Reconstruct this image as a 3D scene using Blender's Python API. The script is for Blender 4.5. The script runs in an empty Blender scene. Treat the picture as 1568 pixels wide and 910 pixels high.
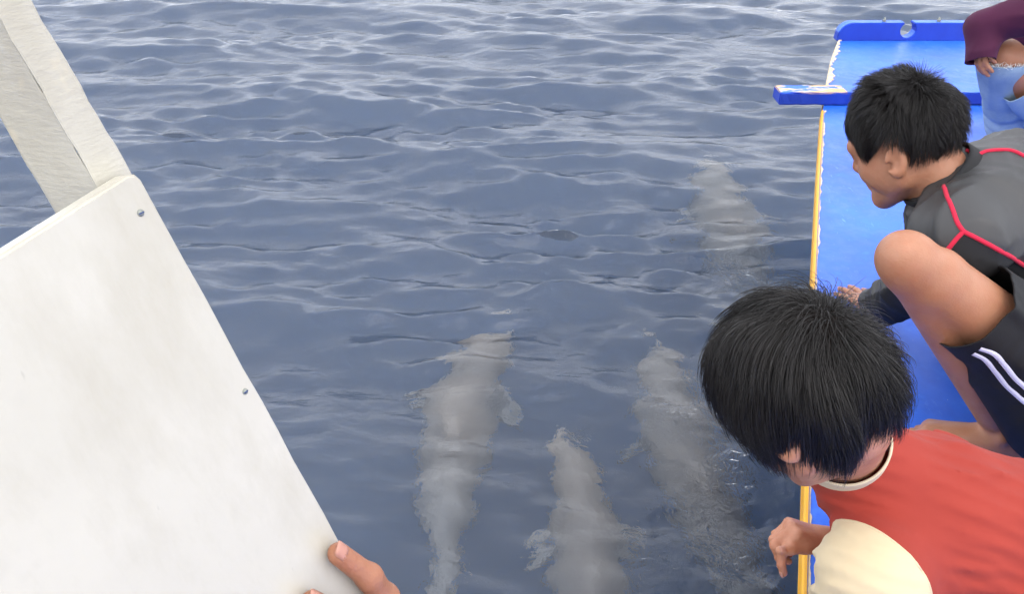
import bpy, bmesh, math, random
import numpy as np
from mathutils import Vector, Matrix
from mathutils.bvhtree import BVHTree

random.seed(7); np.random.seed(7)
scn = bpy.context.scene
COL = scn.collection
rad = math.radians

# ------------------------------------------------------------------ camera
F_PX, CX, CY = 1300.0, 784.0, 455.0
PITCH = rad(32.0)
DECK_Z = 0.85
CAM = np.array([0.0, 0.0, DECK_Z + 1.03])
cam_d = bpy.data.cameras.new('camera')
cam_d.sensor_fit = 'HORIZONTAL'; cam_d.sensor_width = 36.0
cam_d.lens = 36.0 * F_PX / 1568.0
cam_d.clip_start = 0.02; cam_d.clip_end = 8000
cam_o = bpy.data.objects.new('camera', cam_d); COL.objects.link(cam_o)
cam_o.location = CAM; cam_o.rotation_euler = (math.pi/2 - PITCH, 0, 0)
scn.camera = cam_o

# ------------------------------------------------------------------ sky, sun, exposure
SUN_EL, SUN_AZ = rad(58), rad(150)
w = bpy.data.worlds.new('World'); scn.world = w; w.use_nodes = True
nt = w.node_tree; nt.nodes.clear()
sky = nt.nodes.new('ShaderNodeTexSky'); sky.sky_type = 'NISHITA'; sky.sun_disc = False
sky.sun_elevation = SUN_EL; sky.sun_rotation = SUN_AZ
sky.air_density = 1.0; sky.dust_density = 6.0; sky.ozone_density = 1.0
tc = nt.nodes.new('ShaderNodeTexCoord')
mp = nt.nodes.new('ShaderNodeMapping'); mp.inputs['Scale'].default_value = (1, 1, 2.2)
nz = nt.nodes.new('ShaderNodeTexNoise'); nz.inputs['Scale'].default_value = 2.2; nz.inputs['Detail'].default_value = 6
rp = nt.nodes.new('ShaderNodeValToRGB')
rp.color_ramp.elements[0].position = 0.3; rp.color_ramp.elements[0].color = (8.4, 8.8, 9.8, 1)
rp.color_ramp.elements[1].position = 0.75; rp.color_ramp.elements[1].color = (14.0, 14.2, 15.0, 1)
mx = nt.nodes.new('ShaderNodeMix'); mx.data_type = 'RGBA'; mx.inputs[0].default_value = 0.82
bg = nt.nodes.new('ShaderNodeBackground'); bg.inputs['Strength'].default_value = 0.14
wo = nt.nodes.new('ShaderNodeOutputWorld')
nt.links.new(tc.outputs['Generated'], mp.inputs[0]); nt.links.new(mp.outputs[0], nz.inputs['Vector'])
nt.links.new(nz.outputs['Fac'], rp.inputs[0])
nt.links.new(sky.outputs[0], mx.inputs[6]); nt.links.new(rp.outputs[0], mx.inputs[7])
nt.links.new(mx.outputs[2], bg.inputs['Color']); nt.links.new(bg.outputs[0], wo.inputs['Surface'])
sd = bpy.data.lights.new('sun', 'SUN'); sd.energy = .6; sd.angle = rad(40); sd.color = (1.0, 0.97, 0.92)
so = bpy.data.objects.new('sun', sd); COL.objects.link(so)
_sv = Vector((math.sin(SUN_AZ)*math.cos(SUN_EL), math.cos(SUN_AZ)*math.cos(SUN_EL), math.sin(SUN_EL)))
so.rotation_euler = _sv.to_track_quat('Z', 'Y').to_euler()
scn.view_settings.view_transform = 'Standard'; scn.view_settings.look = 'None'
scn.view_settings.exposure = 0.85; scn.view_settings.gamma = 1.0
scn.render.engine = 'CYCLES'
cy = scn.cycles
cy.use_denoising = True
cy.max_bounces = 7; cy.transmission_bounces = 5; cy.transparent_max_bounces = 8
cy.volume_bounces = 2; cy.diffuse_bounces = 2; cy.glossy_bounces = 2
cy.sample_clamp_indirect = 6.0
cy.use_adaptive_sampling = True; cy.adaptive_threshold = .045

# ------------------------------------------------------------------ picture <-> place
_c, _s = math.cos(PITCH), math.sin(PITCH)
def ray(px, py):
    r = (px - CX)/F_PX; u = (CY - py)/F_PX
    return np.array([r, _c + u*_s, -_s + u*_c])
def U(px, py, d):                     # point seen at a pixel, d metres along the optical axis
    return CAM + d*ray(px, py)
def G(px, py, z=DECK_Z):              # point seen at a pixel on a level plane
    r = ray(px, py); return CAM + r*((z - CAM[2])/r[2])
def WTR(px, py, depth):               # point below the water surface seen at a pixel
    p = G(px, py, 0.0); r = ray(px, py); r = r/np.linalg.norm(r)
    st = math.hypot(r[0], r[1])/1.333; ct = math.sqrt(1-st*st)
    h = np.array([r[0], r[1]])/math.hypot(r[0], r[1])*st/ct*depth
    return np.array([p[0]+h[0], p[1]+h[1], -depth])
def pix(P):
    P = np.asarray(P) - CAM
    d = P[..., 1]*_c - P[..., 2]*_s
    return np.stack([CX + F_PX*P[..., 0]/d, CY - F_PX*(P[..., 1]*_s + P[..., 2]*_c)/d], -1)
def nrm(v):
    v = np.asarray(v, float); return v/np.linalg.norm(v)

# ------------------------------------------------------------------ objects
def link(name, me, mats=(), parent=None, smooth=True):
    o = bpy.data.objects.new(name, me); COL.objects.link(o)
    for m in (mats if isinstance(mats, (list, tuple)) else [mats]): me.materials.append(m)
    if parent is not None: o.parent = parent
    if smooth and len(me.polygons):
        me.polygons.foreach_set('use_smooth', np.ones(len(me.polygons), bool))
    return o
def mesh(name, V, Fc):
    me = bpy.data.meshes.new(name)
    me.from_pydata([tuple(map(float, v)) for v in V], [], [tuple(int(i) for i in f) for f in Fc]); me.update(); return me
def mesh_fast(name, V, Q):            # V (n,3), Q (m,k) arrays
    me = bpy.data.meshes.new(name); V = np.ascontiguousarray(V, np.float32); Q = np.ascontiguousarray(Q, np.int32)
    me.vertices.add(len(V)); me.vertices.foreach_set('co', V.ravel())
    k = Q.shape[1]; me.loops.add(Q.size); me.loops.foreach_set('vertex_index', Q.ravel())
    me.polygons.add(len(Q)); me.polygons.foreach_set('loop_start', np.arange(0, Q.size, k, dtype=np.int32))
    me.polygons.foreach_set('loop_total', np.full(len(Q), k, np.int32))
    me.update(calc_edges=True); return me
def tag(o, label=None, cat=None, group=None, kind=None):
    if label: o['label'] = label
    if cat: o['category'] = cat
    if group: o['group'] = group
    if kind: o['kind'] = kind
    return o
def from_bm(name, bm, mats, parent=None, smooth=True):
    me = bpy.data.meshes.new(name); bm.to_mesh(me); bm.free(); return link(name, me, mats, parent, smooth)
def tube(pts, radii, n=10, cap=True):
    pts = [np.asarray(p, float) for p in pts]
    if np.isscalar(radii): radii = [radii]*len(pts)
    V, Fc = [], []
    t0 = nrm(pts[1]-pts[0]); a = np.array([0, 0, 1.0]) if abs(t0[2]) < .9 else np.array([1.0, 0, 0])
    x = nrm(np.cross(t0, a))
    for i, p in enumerate(pts):
        t = nrm(pts[min(i+1, len(pts)-1)] - pts[max(i-1, 0)])
        x = nrm(x - t*np.dot(x, t)); y = np.cross(t, x)
        for j in range(n):
            an = 2*math.pi*j/n; V.append(p + radii[i]*(math.cos(an)*x + math.sin(an)*y))
    for i in range(len(pts)-1):
        for j in range(n):
            Fc.append((i*n+j, i*n+(j+1) % n, (i+1)*n+(j+1) % n, (i+1)*n+j))
    if cap:
        Fc.append(tuple(range(n-1, -1, -1))); Fc.append(tuple((len(pts)-1)*n+j for j in range(n)))
    return V, Fc
def catmull(P, m=8):
    P = [np.asarray(p, float) for p in P]; Q = [2*P[0]-P[1]] + P + [2*P[-1]-P[-2]]; out = []
    for i in range(1, len(Q)-2):
        for k in range(m):
            t = k/m
            out.append(.5*((2*Q[i]) + (-Q[i-1]+Q[i+1])*t + (2*Q[i-1]-5*Q[i]+4*Q[i+1]-Q[i+2])*t*t + (-Q[i-1]+3*Q[i]-3*Q[i+1]+Q[i+2])*t**3))
    out.append(P[-1]); return out

# ------------------------------------------------------------------ materials
class M:
    def __init__(s, name):
        s.m = bpy.data.materials.new(name); s.m.use_nodes = True; s.t = s.m.node_tree; s.t.nodes.clear()
        s.out = s.n('ShaderNodeOutputMaterial')
    def n(s, typ, **kw):
        nd = s.t.nodes.new(typ)
        for k, v in kw.items(): setattr(nd, k, v)
        return nd
    def l(s, a, b): s.t.links.new(a, b)
    def noise(s, scale, detail=4, vec=None, rough=.5, dist=0):
        n = s.n('ShaderNodeTexNoise'); n.inputs['Scale'].default_value = scale; n.inputs['Detail'].default_value = detail
        n.inputs['Roughness'].default_value = rough; n.inputs['Distortion'].default_value = dist
        if vec is not None: s.l(vec, n.inputs['Vector'])
        return n.outputs['Fac']
    def coord(s, scale=(1, 1, 1), kind='Object', rot=(0, 0, 0)):
        c = s.n('ShaderNodeTexCoord'); m = s.n('ShaderNodeMapping'); m.inputs['Scale'].default_value = scale
        m.inputs['Rotation'].default_value = rot
        s.l(c.outputs[kind], m.inputs[0]); return m.outputs[0]
    def ramp(s, fac, stops):
        r = s.n('ShaderNodeValToRGB'); e = r.color_ramp.elements
        while len(e) < len(stops): e.new(.5)
        for i, (p, c) in enumerate(stops): e[i].position = p; e[i].color = (*c, 1) if len(c) == 3 else c
        s.l(fac, r.inputs[0]); return r.outputs[0]
    def mix(s, fac, a, b, mode='MIX'):
        x = s.n('ShaderNodeMix'); x.data_type = 'RGBA'; x.blend_type = mode
        for sock, v in ((x.inputs[0], fac), (x.inputs[6], a), (x.inputs[7], b)):
            if hasattr(v, 'links'): s.l(v, sock)
            elif isinstance(v, (int, float)): sock.default_value = v
            else: sock.default_value = (*v, 1)
        return x.outputs[2]
    def math(s, op, a, b=None):
        x = s.n('ShaderNodeMath'); x.operation = op
        for i, v in enumerate((a, b)):
            if v is None: continue
            if hasattr(v, 'links'): s.l(v, x.inputs[i])
            else: x.inputs[i].default_value = v
        return x.outputs[0]
    def bump(s, h, strength=.3, dist=.002, normal=None):
        b = s.n('ShaderNodeBump'); b.inputs['Strength'].default_value = strength; b.inputs['Distance'].default_value = dist
        s.l(h, b.inputs['Height'])
        if normal is not None: s.l(normal, b.inputs['Normal'])
        return b.outputs[0]
    def bsdf(s, col, rough=.5, normal=None, **kw):
        p = s.n('ShaderNodeBsdfPrincipled')
        if hasattr(col, 'links'): s.l(col, p.inputs['Base Color'])
        else: p.inputs['Base Color'].default_value = (*col, 1)
        if hasattr(rough, 'links'): s.l(rough, p.inputs['Roughness'])
        else: p.inputs['Roughness'].default_value = rough
        if normal is not None: s.l(normal, p.inputs['Normal'])
        for k, v in kw.items(): p.inputs[k.replace('_', ' ')].default_value = v
        s.l(p.outputs[0], s.out.inputs['Surface']); return s.m

def m_skin(name, base, dark):
    m = M(name); c = m.coord()
    n1 = m.noise(9, 5, c); n2 = m.noise(420, 3, c); n3 = m.noise(60, 3, c)
    col = m.mix(m.ramp(n1, [(.3, (0, 0, 0)), (.7, (1, 1, 1))]), base, dark)
    col = m.mix(m.ramp(n3, [(.45, (0, 0, 0)), (.75, (.35, .35, .35))]), col, (base[0]*.95, base[1]*.72, base[2]*.68))
    v = m.n('ShaderNodeTexVoronoi'); v.inputs['Scale'].default_value = 330; m.l(c, v.inputs['Vector'])
    n5 = m.noise(28, 5, c, .6); col = m.mix(m.ramp(n5, [(.42, (0, 0, 0)), (.68, (.45, .45, .45))]), col, (base[0]*.78, base[1]*.66, base[2]*.60))
    nb = m.bump(v.outputs['Distance'], .35, .0007); nb = m.bump(n2, .3, .0006, nb); nb = m.bump(n3, .3, .0016, nb)
    return m.bsdf(col, m.ramp(n5, [(.3, (.40,)*3), (.7, (.56,)*3)]), nb, Subsurface_Weight=.08, Subsurface_Radius=(.012, .005, .003), Subsurface_Scale=.6, IOR=1.4)
SKIN_A = m_skin('skin_tan', (.36, .172, .100), (.29, .130, .072))
SKIN_B = m_skin('skin_fair', (.43, .205, .122), (.36, .155, .088))
SKIN_C = m_skin('skin_brown', (.33, .15, .085), (.27, .115, .062))
def m_nail(name='nail'):
    m = M(name); return m.bsdf((.40, .19, .135), .5)
NAIL = m_nail()
def m_cloth(name, col, col2, weave=900, rough=.85, bump=.35, spec=.22, sheen=.03):
    m = M(name); c = m.coord()
    n1 = m.noise(7, 5, c); n2 = m.noise(weave, 2, c); n3 = m.noise(45, 4, c)
    cc = m.mix(m.ramp(n1, [(.3, (0, 0, 0)), (.72, (1, 1, 1))]), col, col2)
    nb = m.bump(n2, bump, .0006); nb = m.bump(n3, .25, .002, nb)
    p = m.bsdf(cc, rough, nb, Specular_IOR_Level=spec, Sheen_Weight=sheen, Sheen_Roughness=.5); return p
RED = m_cloth('red_knit', (.29, .036, .023), (.235, .028, .019))
CREAM = m_cloth('cream_knit', (.56, .46, .30), (.51, .41, .26))
COLLAR = m_cloth('ivory_rib', (.56, .48, .35), (.50, .42, .30))
BLACK = m_cloth('black_polyester', (.022, .022, .022), (.032, .031, .031), rough=.55, spec=.5, sheen=.0)
BLACK2 = m_cloth('black_mesh_panel', (.006, .006, .007), (.009, .009, .010), rough=.7, spec=.3, sheen=0)
PIPE = m_cloth('crimson_piping', (.50, .018, .05), (.42, .014, .04))
STRIPE = m_cloth('pale_stripe', (.62, .62, .78), (.55, .56, .74))
MAROON = m_cloth('maroon_knit', (.062, .010, .036), (.040, .007, .024))
def m_denim():
    m = M('washed_denim'); c = m.coord(); cs = m.coord((1, 1, .12))
    n1 = m.noise(9, 6, c); n2 = m.noise(1100, 2, cs); n3 = m.noise(60, 4, c)
    cc = m.mix(m.ramp(n1, [(.32, (0, 0, 0)), (.66, (1, 1, 1))]), (.085, .15, .25), (.21, .29, .37))
    cc = m.mix(m.ramp(n2, [(.4, (0, 0, 0)), (.7, (.4, .4, .4))]), cc, (.38, .44, .51))
    nb = m.bump(n2, .4, .0007); nb = m.bump(n3, .3, .003, nb)
    return m.bsdf(cc, .9, nb, Specular_IOR_Level=.2)
DENIM = m_denim()
def m_hair():
    m = M('black_hair'); c = m.coord(); n = m.noise(160, 2, c)
    return m.bsdf(m.mix(n, (.007, .006, .0055), (.018, .015, .013)), .45, None, Specular_IOR_Level=.38)
HAIR = m_hair()
mm = M('dark_scalp'); SCALP = mm.bsdf((.014, .011, .010), 1.0, None, Specular_IOR_Level=.0)
def m_blue():
    m = M('blue_marine_paint'); c = m.coord()
    n1 = m.noise(3.2, 6, c, .6); n2 = m.noise(260, 3, c); n3 = m.noise(24, 5, c, .65); n4 = m.noise(70, 4, m.coord((1, .25, 1)), .6)
    cc = m.mix(m.ramp(n1, [(.3, (0, 0, 0)), (.7, (1, 1, 1))]), (.010, .085, .54), (.020, .135, .68))
    cc = m.mix(m.ramp(n3, [(.56, (0, 0, 0)), (.8, (.35, .35, .35))]), cc, (.09, .26, .78))
    cc = m.mix(m.ramp(n4, [(.64, (0, 0, 0)), (.74, (.45, .45, .45))]), cc, (.16, .32, .72))
    cc = m.mix(m.ramp(m.noise(11, 6, c, .7), [(.52, (0, 0, 0)), (.72, (.5, .5, .5))]), cc, (.008, .07, .46))
    cc = m.mix(m.ramp(m.noise(180, 2, c), [(.74, (0, 0, 0)), (.77, (.8, .8, .8))]), cc, (.45, .50, .56))
    nb = m.bump(n2, .22, .0010); nb = m.bump(n3, .15, .002, nb)
    return m.bsdf(cc, m.ramp(n3, [(.3, (.34,)*3), (.7, (.55,)*3)]), nb)
BLUE = m_blue()
def m_blue_shade():  # darker copy of the deck blue: shade put into the colour of upright faces
    m = M('shaded_blue_paint'); c = m.coord(); n1 = m.noise(9, 5, c, .6); n3 = m.noise(60, 4, m.coord((.2, 1, 1)), .6)
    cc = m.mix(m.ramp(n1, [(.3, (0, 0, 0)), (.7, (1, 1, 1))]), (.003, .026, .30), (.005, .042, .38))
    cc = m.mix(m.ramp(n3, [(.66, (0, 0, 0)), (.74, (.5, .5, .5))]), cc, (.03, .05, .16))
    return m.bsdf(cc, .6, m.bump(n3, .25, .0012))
BLUE_SHADE = m_blue_shade()
def m_bluewood():
    m = M('blue_paint_peeling_to_wood'); c = m.coord(); cs = m.coord((.25, 1, 1))
    n1 = m.noise(34, 5, cs, .6, .6); g = m.noise(120, 4, m.coord((.06, 1, 1)), .6); n3 = m.noise(24, 5, c)
    wood = m.mix(g, (.44, .26, .12), (.54, .37, .19))
    blue = m.mix(n3, (.012, .10, .60), (.022, .14, .72))
    k = m.ramp(n1, [(.46, (0, 0, 0)), (.475, (1, 1, 1))])
    edge = m.ramp(n1, [(.445, (0, 0, 0)), (.46, (1, 1, 1)), (.47, (1, 1, 1)), (.48, (0, 0, 0))])
    cc = m.mix(edge, m.mix(k, blue, wood), (.52, .50, .44))
    return m.bsdf(cc, .6, m.bump(n1, .5, .002))
BLUEWOOD = m_bluewood()
def m_yellow():
    m = M('yellow_trim_paint'); c = m.coord((1, .4, 1))
    n1 = m.noise(30, 5, c, .6)
    cc = m.mix(m.ramp(n1, [(.35, (0, 0, 0)), (.7, (1, 1, 1))]), (.66, .34, .012), (.58, .28, .02))
    cc = m.mix(m.ramp(m.noise(70, 4, c), [(.66, (0, 0, 0)), (.72, (.7, .7, .7))]), cc, (.74, .60, .36))
    return m.bsdf(cc, .5, m.bump(n1, .3, .002))
YELLOW = m_yellow()
def m_rawtrim():
    m = M('bare_tan_primer'); c = m.coord(); n1 = m.noise(40, 5, c, .6)
    cc = m.mix(m.ramp(n1, [(.35, (0, 0, 0)), (.65, (1, 1, 1))]), (.52, .36, .21), (.58, .50, .38))
    return m.bsdf(cc, .7, m.bump(n1, .4, .002))
TAN = m_rawtrim()
def m_hull():
    m = M('hull_navy_paint'); return m.bsdf((.012, .035, .13), .4)
HULL = m_hull()
def m_white():
    m = M('white_painted_plywood'); c = m.coord()
    n1 = m.noise(4, 6, c, .6); n2 = m.noise(55, 4, m.coord((1, 1, .3)), .55); n3 = m.noise(300, 3, c); n4 = m.noise(22, 3, c)
    cc = m.mix(m.ramp(n1, [(.3, (0, 0, 0)), (.72, (1, 1, 1))]), (.45, .427, .362), (.39, .368, .305))
    cc = m.mix(m.ramp(n4, [(.66, (0, 0, 0)), (.80, (.4, .4, .4))]), cc, (.34, .325, .28))
    cc = m.mix(m.ramp(m.noise(95, 2, m.coord((1, 1, .4))), [(.745, (0, 0, 0)), (.78, (.45, .45, .45))]), cc, (.24, .23, .20))
    cc = m.mix(m.ramp(m.noise(15, 6, m.coord((1, 1, .3)), .7), [(.46, (0, 0, 0)), (.74, (.6, .6, .6))]), cc, (.33, .30, .23))
    nb = m.bump(n2, .12, .0015); nb = m.bump(n3, .15, .0006, nb)
    return m.bsdf(cc, .45, nb)
WHITE = m_white()
def m_post():
    m = M('white_paint_worn_post'); c = m.coord()
    n1 = m.noise(12, 6, m.coord((1, 1, .35)), .62); n2 = m.noise(90, 4, m.coord((1, 1, 3.0)), .6); n4 = m.noise(28, 4, c)
    cc = m.mix(m.ramp(n1, [(.36, (0, 0, 0)), (.68, (1, 1, 1))]), (.43, .41, .35), (.34, .315, .25))
    cc = m.mix(m.ramp(n4, [(.62, (0, 0, 0)), (.74, (.5, .5, .5))]), cc, (.60, .48, .30))
    return m.bsdf(cc, .75, m.bump(n2, .55, .0012))
POST = m_post()
def m_metal():
    m = M('weathered_galvanised_steel'); n = m.noise(300, 3, m.coord())
    return m.bsdf(m.mix(n, (.16, .18, .16), (.30, .31, .28)), .6, None, Metallic=.6)
METAL = m_metal()

# ------------------------------------------------------------------ signed-distance figures -> one continuous surface
def cap(a, b, ra, rb=None, k=.012): return ('c', np.asarray(a, float), np.asarray(b, float), ra, ra if rb is None else rb, k, 1)
def ell(c, R3, r, k=.012, sub=False): return ('e', np.asarray(c, float), np.asarray(R3, float), np.asarray(r, float), None, k, -1 if sub else 1)
def sph(c, r, k=.01, sub=False): return ell(c, np.eye(3), (r, r, r), k, sub)
def pdist(p, P):
    if p[0] == 'c':
        a, b = p[1], p[2]; ba = b-a; L = float(ba@ba) + 1e-12
        q = P - a; t = np.clip((q@ba)/L, 0, 1)
        d = q - t[..., None]*ba
        return np.sqrt((d*d).sum(-1)) - (p[3] + (p[4]-p[3])*t)
    q = (P - p[1])@p[2]; r = p[3]
    k0 = np.sqrt(((q/r)**2).sum(-1)); k1 = np.sqrt(((q/(r*r))**2).sum(-1)) + 1e-9
    return k0*(k0-1)/k1
def smin(a, b, k):
    h = np.clip(.5 + .5*(b-a)/k, 0, 1); return b*(1-h) + a*h - k*h*(1-h)
def sdf_surface(prims, h, disp=None, infl=0.0):
    lo = np.full(3, 1e9); hi = -lo
    for p in prims:
        if p[6] < 0: continue
        if p[0] == 'c':
            R = max(p[3], p[4]); pts = np.stack([p[1]-R, p[2]-R, p[1]+R, p[2]+R])
        else:
            R = p[3].max(); pts = np.stack([p[1]-R, p[1]+R])
        lo = np.minimum(lo, pts.min(0)); hi = np.maximum(hi, pts.max(0))
    lo -= 4*h + infl + .02; hi += 4*h + infl + .02
    B = 8; nb = np.ceil((hi-lo)/(h*B)).astype(int); N = nb*B
    bi = np.stack(np.meshgrid(*[np.arange(n) for n in nb], indexing='ij'), -1).reshape(-1, 3)
    bc = lo + (bi + .5)*B*h - .5*h
    hd = B*h*.87
    d0 = np.full(len(bc), 1.0); pd = []
    for p in prims:
        dd = pdist(p, bc); pd.append(dd)
        if p[6] > 0: d0 = smin(d0, dd, p[5])
        else: d0 = -smin(-d0, dd, p[5])
    act = np.abs(d0 - infl) < hd*1.5 + .014
    D = np.repeat(np.repeat(np.repeat((np.where(d0 - infl < 0, -1., 1.)).reshape(nb).astype(np.float32), B, 0), B, 1), B, 2)
    ai = np.where(act)[0]
    loc = np.stack(np.meshgrid(*[np.arange(B)]*3, indexing='ij'), -1).reshape(-1, 3)
    d = np.full((len(ai), B**3), .08)
    base = lo + bi[ai]*B*h
    off = loc*h
    for p, dd in zip(prims, pd):
        mk = np.where(dd[ai] < 2.6*hd + .03 + p[5] + infl)[0]
        if not len(mk): continue
        P = base[mk][:, None, :] + off[None]
        v = pdist(p, P)
        d[mk] = smin(d[mk], v, p[5]) if p[6] > 0 else -smin(-d[mk], v, p[5])
    if disp is not None or infl:
        for s0 in range(0, len(ai), 400):
            P = base[s0:s0+400][:, None, :] + off[None]
            d[s0:s0+400] -= infl
            if disp is not None: d[s0:s0+400] -= disp(P)
    for dx in range(B**3):
        D[bi[ai, 0]*B+loc[dx, 0], bi[ai, 1]*B+loc[dx, 1], bi[ai, 2]*B+loc[dx, 2]] = d[:, dx]
    sg = D < 0
    cs = np.zeros(tuple(N-1), np.int8)
    for a in (0, 1):
        for b in (0, 1):
            for c in (0, 1): cs += sg[a:N[0]-1+a, b:N[1]-1+b, c:N[2]-1+c]
    ci = np.argwhere((cs > 0) & (cs < 8))
    idx = np.full(tuple(N-1), -1, np.int32); idx[tuple(ci.T)] = np.arange(len(ci))
    acc = np.zeros((len(ci), 3)); cnt = np.zeros(len(ci))
    cor = [(0, 0, 0), (1, 0, 0), (0, 1, 0), (1, 1, 0), (0, 0, 1), (1, 0, 1), (0, 1, 1), (1, 1, 1)]
    val = [D[ci[:, 0]+a, ci[:, 1]+b, ci[:, 2]+c].astype(float) for a, b, c in cor]
    for i in range(8):
        for ax in range(3):
            if cor[i][ax] == 0:
                j = cor.index(tuple(cor[i][q] + (q == ax) for q in range(3)))
                m = (val[i] < 0) != (val[j] < 0)
                t = np.where(m, val[i]/np.where(m, val[i]-val[j], 1), 0)
                e = np.array(cor[i], float)[None] + np.zeros((len(ci), 3)); e[:, ax] += t
                acc[m] += e[m]; cnt[m] += 1
    V = lo + (ci + acc/cnt[:, None])*h
    Q = []
    for ax in range(3):
        sl0 = [slice(None)]*3; sl1 = [slice(None)]*3; sl0[ax] = slice(0, -1); sl1[ax] = slice(1, None)
        a = sg[tuple(sl0)]; b = sg[tuple(sl1)]
        e = np.argwhere(a != b); o1, o2 = [(1, 2), (2, 0), (0, 1)][ax]
        e = e[(e[:, o1] > 0) & (e[:, o2] > 0) & (e[:, o1] < N[o1]-1) & (e[:, o2] < N[o2]-1)]
        ins = a[tuple(e.T)]
        def cell(d1, d2):
            q = e.copy(); q[:, o1] -= d1; q[:, o2] -= d2; return idx[tuple(q.T)]
        q = np.stack([cell(1, 1), cell(0, 1), cell(0, 0), cell(1, 0)], 1)
        q[~ins] = q[~ins][:, ::-1]
        Q.append(q)
    Q = np.concatenate(Q); Q = Q[(Q >= 0).all(1)]
    return V, Q
def relax(V, Q, it=2, lam=.5):
    n = len(V); E = np.concatenate([Q[:, [0, 1]], Q[:, [1, 2]], Q[:, [2, 3]], Q[:, [3, 0]]])
    deg = np.bincount(E[:, 0], minlength=n) + np.bincount(E[:, 1], minlength=n); deg = np.maximum(deg, 1)
    for i in range(it):
        for lm in (lam, -lam*.96):
            S = np.stack([np.bincount(E[:, 0], V[E[:, 1], a], n) + np.bincount(E[:, 1], V[E[:, 0], a], n) for a in range(3)], 1)/deg[:, None]
            V = V + lm*(S - V)
    return V
def folds(seed, amp, freq, axis=None, warp=1.2):
    """soft cloth creases: a few ridged wave trains, each fading in and out over the cloth"""
    r = np.random.RandomState(seed); K = []
    for i in range(4):
        k = nrm(r.randn(3))
        if axis is not None:
            a = nrm(axis); k = nrm(k - .97*a*(k@a))
        K.append((k*freq*(.7+.7*r.rand()), nrm(r.randn(3))*freq*.35, r.rand()*6.28, r.rand()*6.28, nrm(r.randn(3))*freq*.30, r.rand()*6.28))
    def f(P):
        o = np.zeros(P.shape[:-1])
        for k, k2, p1, p2, k3, p3 in K:
            s = np.sin(P@k + p1 + warp*np.sin(P@k2 + p2)); m = np.clip(.15 + np.sin(P@k3 + p3), 0, 1)
            o += m*((1-np.abs(s))**1.5 - .22)
        return amp*1.5*np.clip(o, -.5, 1.0)
    return f
def clip_mesh(V, Q, planes):
    """planes: (point, normal, centre, radius): drops what lies beyond the plane within radius of centre, with a clean edge"""
    bm = bmesh.new(); me = mesh_fast('tmp', V, Q); bm.from_mesh(me); bpy.data.meshes.remove(me)
    for pt, n, ct, R in planes:
        ct = Vector(ct); fs = [f for f in bm.faces if (f.calc_center_median()-ct).length < R]
        es = {e for f in fs for e in f.edges}; vs = {v for f in fs for v in f.verts}
        res = bmesh.ops.bisect_plane(bm, geom=list(vs)+list(es)+fs, plane_co=Vector(pt), plane_no=Vector(n), dist=1e-5)
        nv = Vector(n); pv = Vector(pt)
        kill = [f for f in bm.faces if (f.calc_center_median()-ct).length < R*1.02 and (f.calc_center_median()-pv).dot(nv) > 1e-6]
        bmesh.ops.delete(bm, geom=kill, context='FACES')
    # keep the biggest island
    for v in bm.verts: v.tag = False
    best = []
    for v0 in bm.verts:
        if v0.tag: continue
        st = [v0]; v0.tag = True; isl = []
        while st:
            v = st.pop(); isl.append(v)
            for e in v.link_edges:
                o = e.other_vert(v)
                if not o.tag: o.tag = True; st.append(o)
        if len(isl) > len(best):
            best = isl
    keep = set(best); bmesh.ops.delete(bm, geom=[v for v in bm.verts if v not in keep], context='VERTS')
    return bm
def garment(name, prims, mats, parent, h=.0045, infl=.006, disp=None, planes=(), thick=.0025, matfn=None):
    V, Q = sdf_surface(prims, h, disp, infl); V = relax(V, Q, 2)
    bm = clip_mesh(V, Q, planes)
    bmesh.ops.recalc_face_normals(bm, faces=bm.faces)
    if matfn:
        fs = list(bm.faces); C = np.array([f.calc_center_median() for f in fs]); k = matfn(C)
        for f, i in zip(fs, k): f.material_index = int(i)
    o = from_bm(name, bm, mats, parent)
    s = o.modifiers.new('thickness', 'SOLIDIFY'); s.thickness = thick; s.offset = 0
    return o
def bvh(o):
    me = o.data; mw = o.matrix_world
    return BVHTree.FromPolygons([v.co.copy() for v in me.vertices], [tuple(p.vertices) for p in me.polygons])
def on_surface(tree, pts, lift=0.0):
    out = []
    for px, py in pts:
        r = Vector(ray(px, py)).normalized(); hit = tree.ray_cast(Vector(CAM), r)
        if hit[0] is not None: out.append((np.array(hit[0] + hit[1]*lift*(1 if hit[1].dot(r) < 0 else -1)), np.array(hit[1] if hit[1].dot(r) < 0 else -hit[1])))
    return out
def ribbon(P, Nn, wd, th):
    """flat strip along points with surface normals"""
    V, Fc = [], []
    for i in range(len(P)):
        t = nrm(P[min(i+1, len(P)-1)] - P[max(i-1, 0)]); b = nrm(np.cross(t, Nn[i])); n = Nn[i]
        V += [P[i]-b*wd/2-n*th*.6, P[i]-b*wd/2*.85+n*th, P[i]+b*wd/2*.85+n*th, P[i]+b*wd/2-n*th*.6]
    for i in range(len(P)-1):
        for j in range(3): Fc.append((4*i+j, 4*i+j+1, 4*i+5+j, 4*i+4+j))
    return V, Fc

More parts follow.
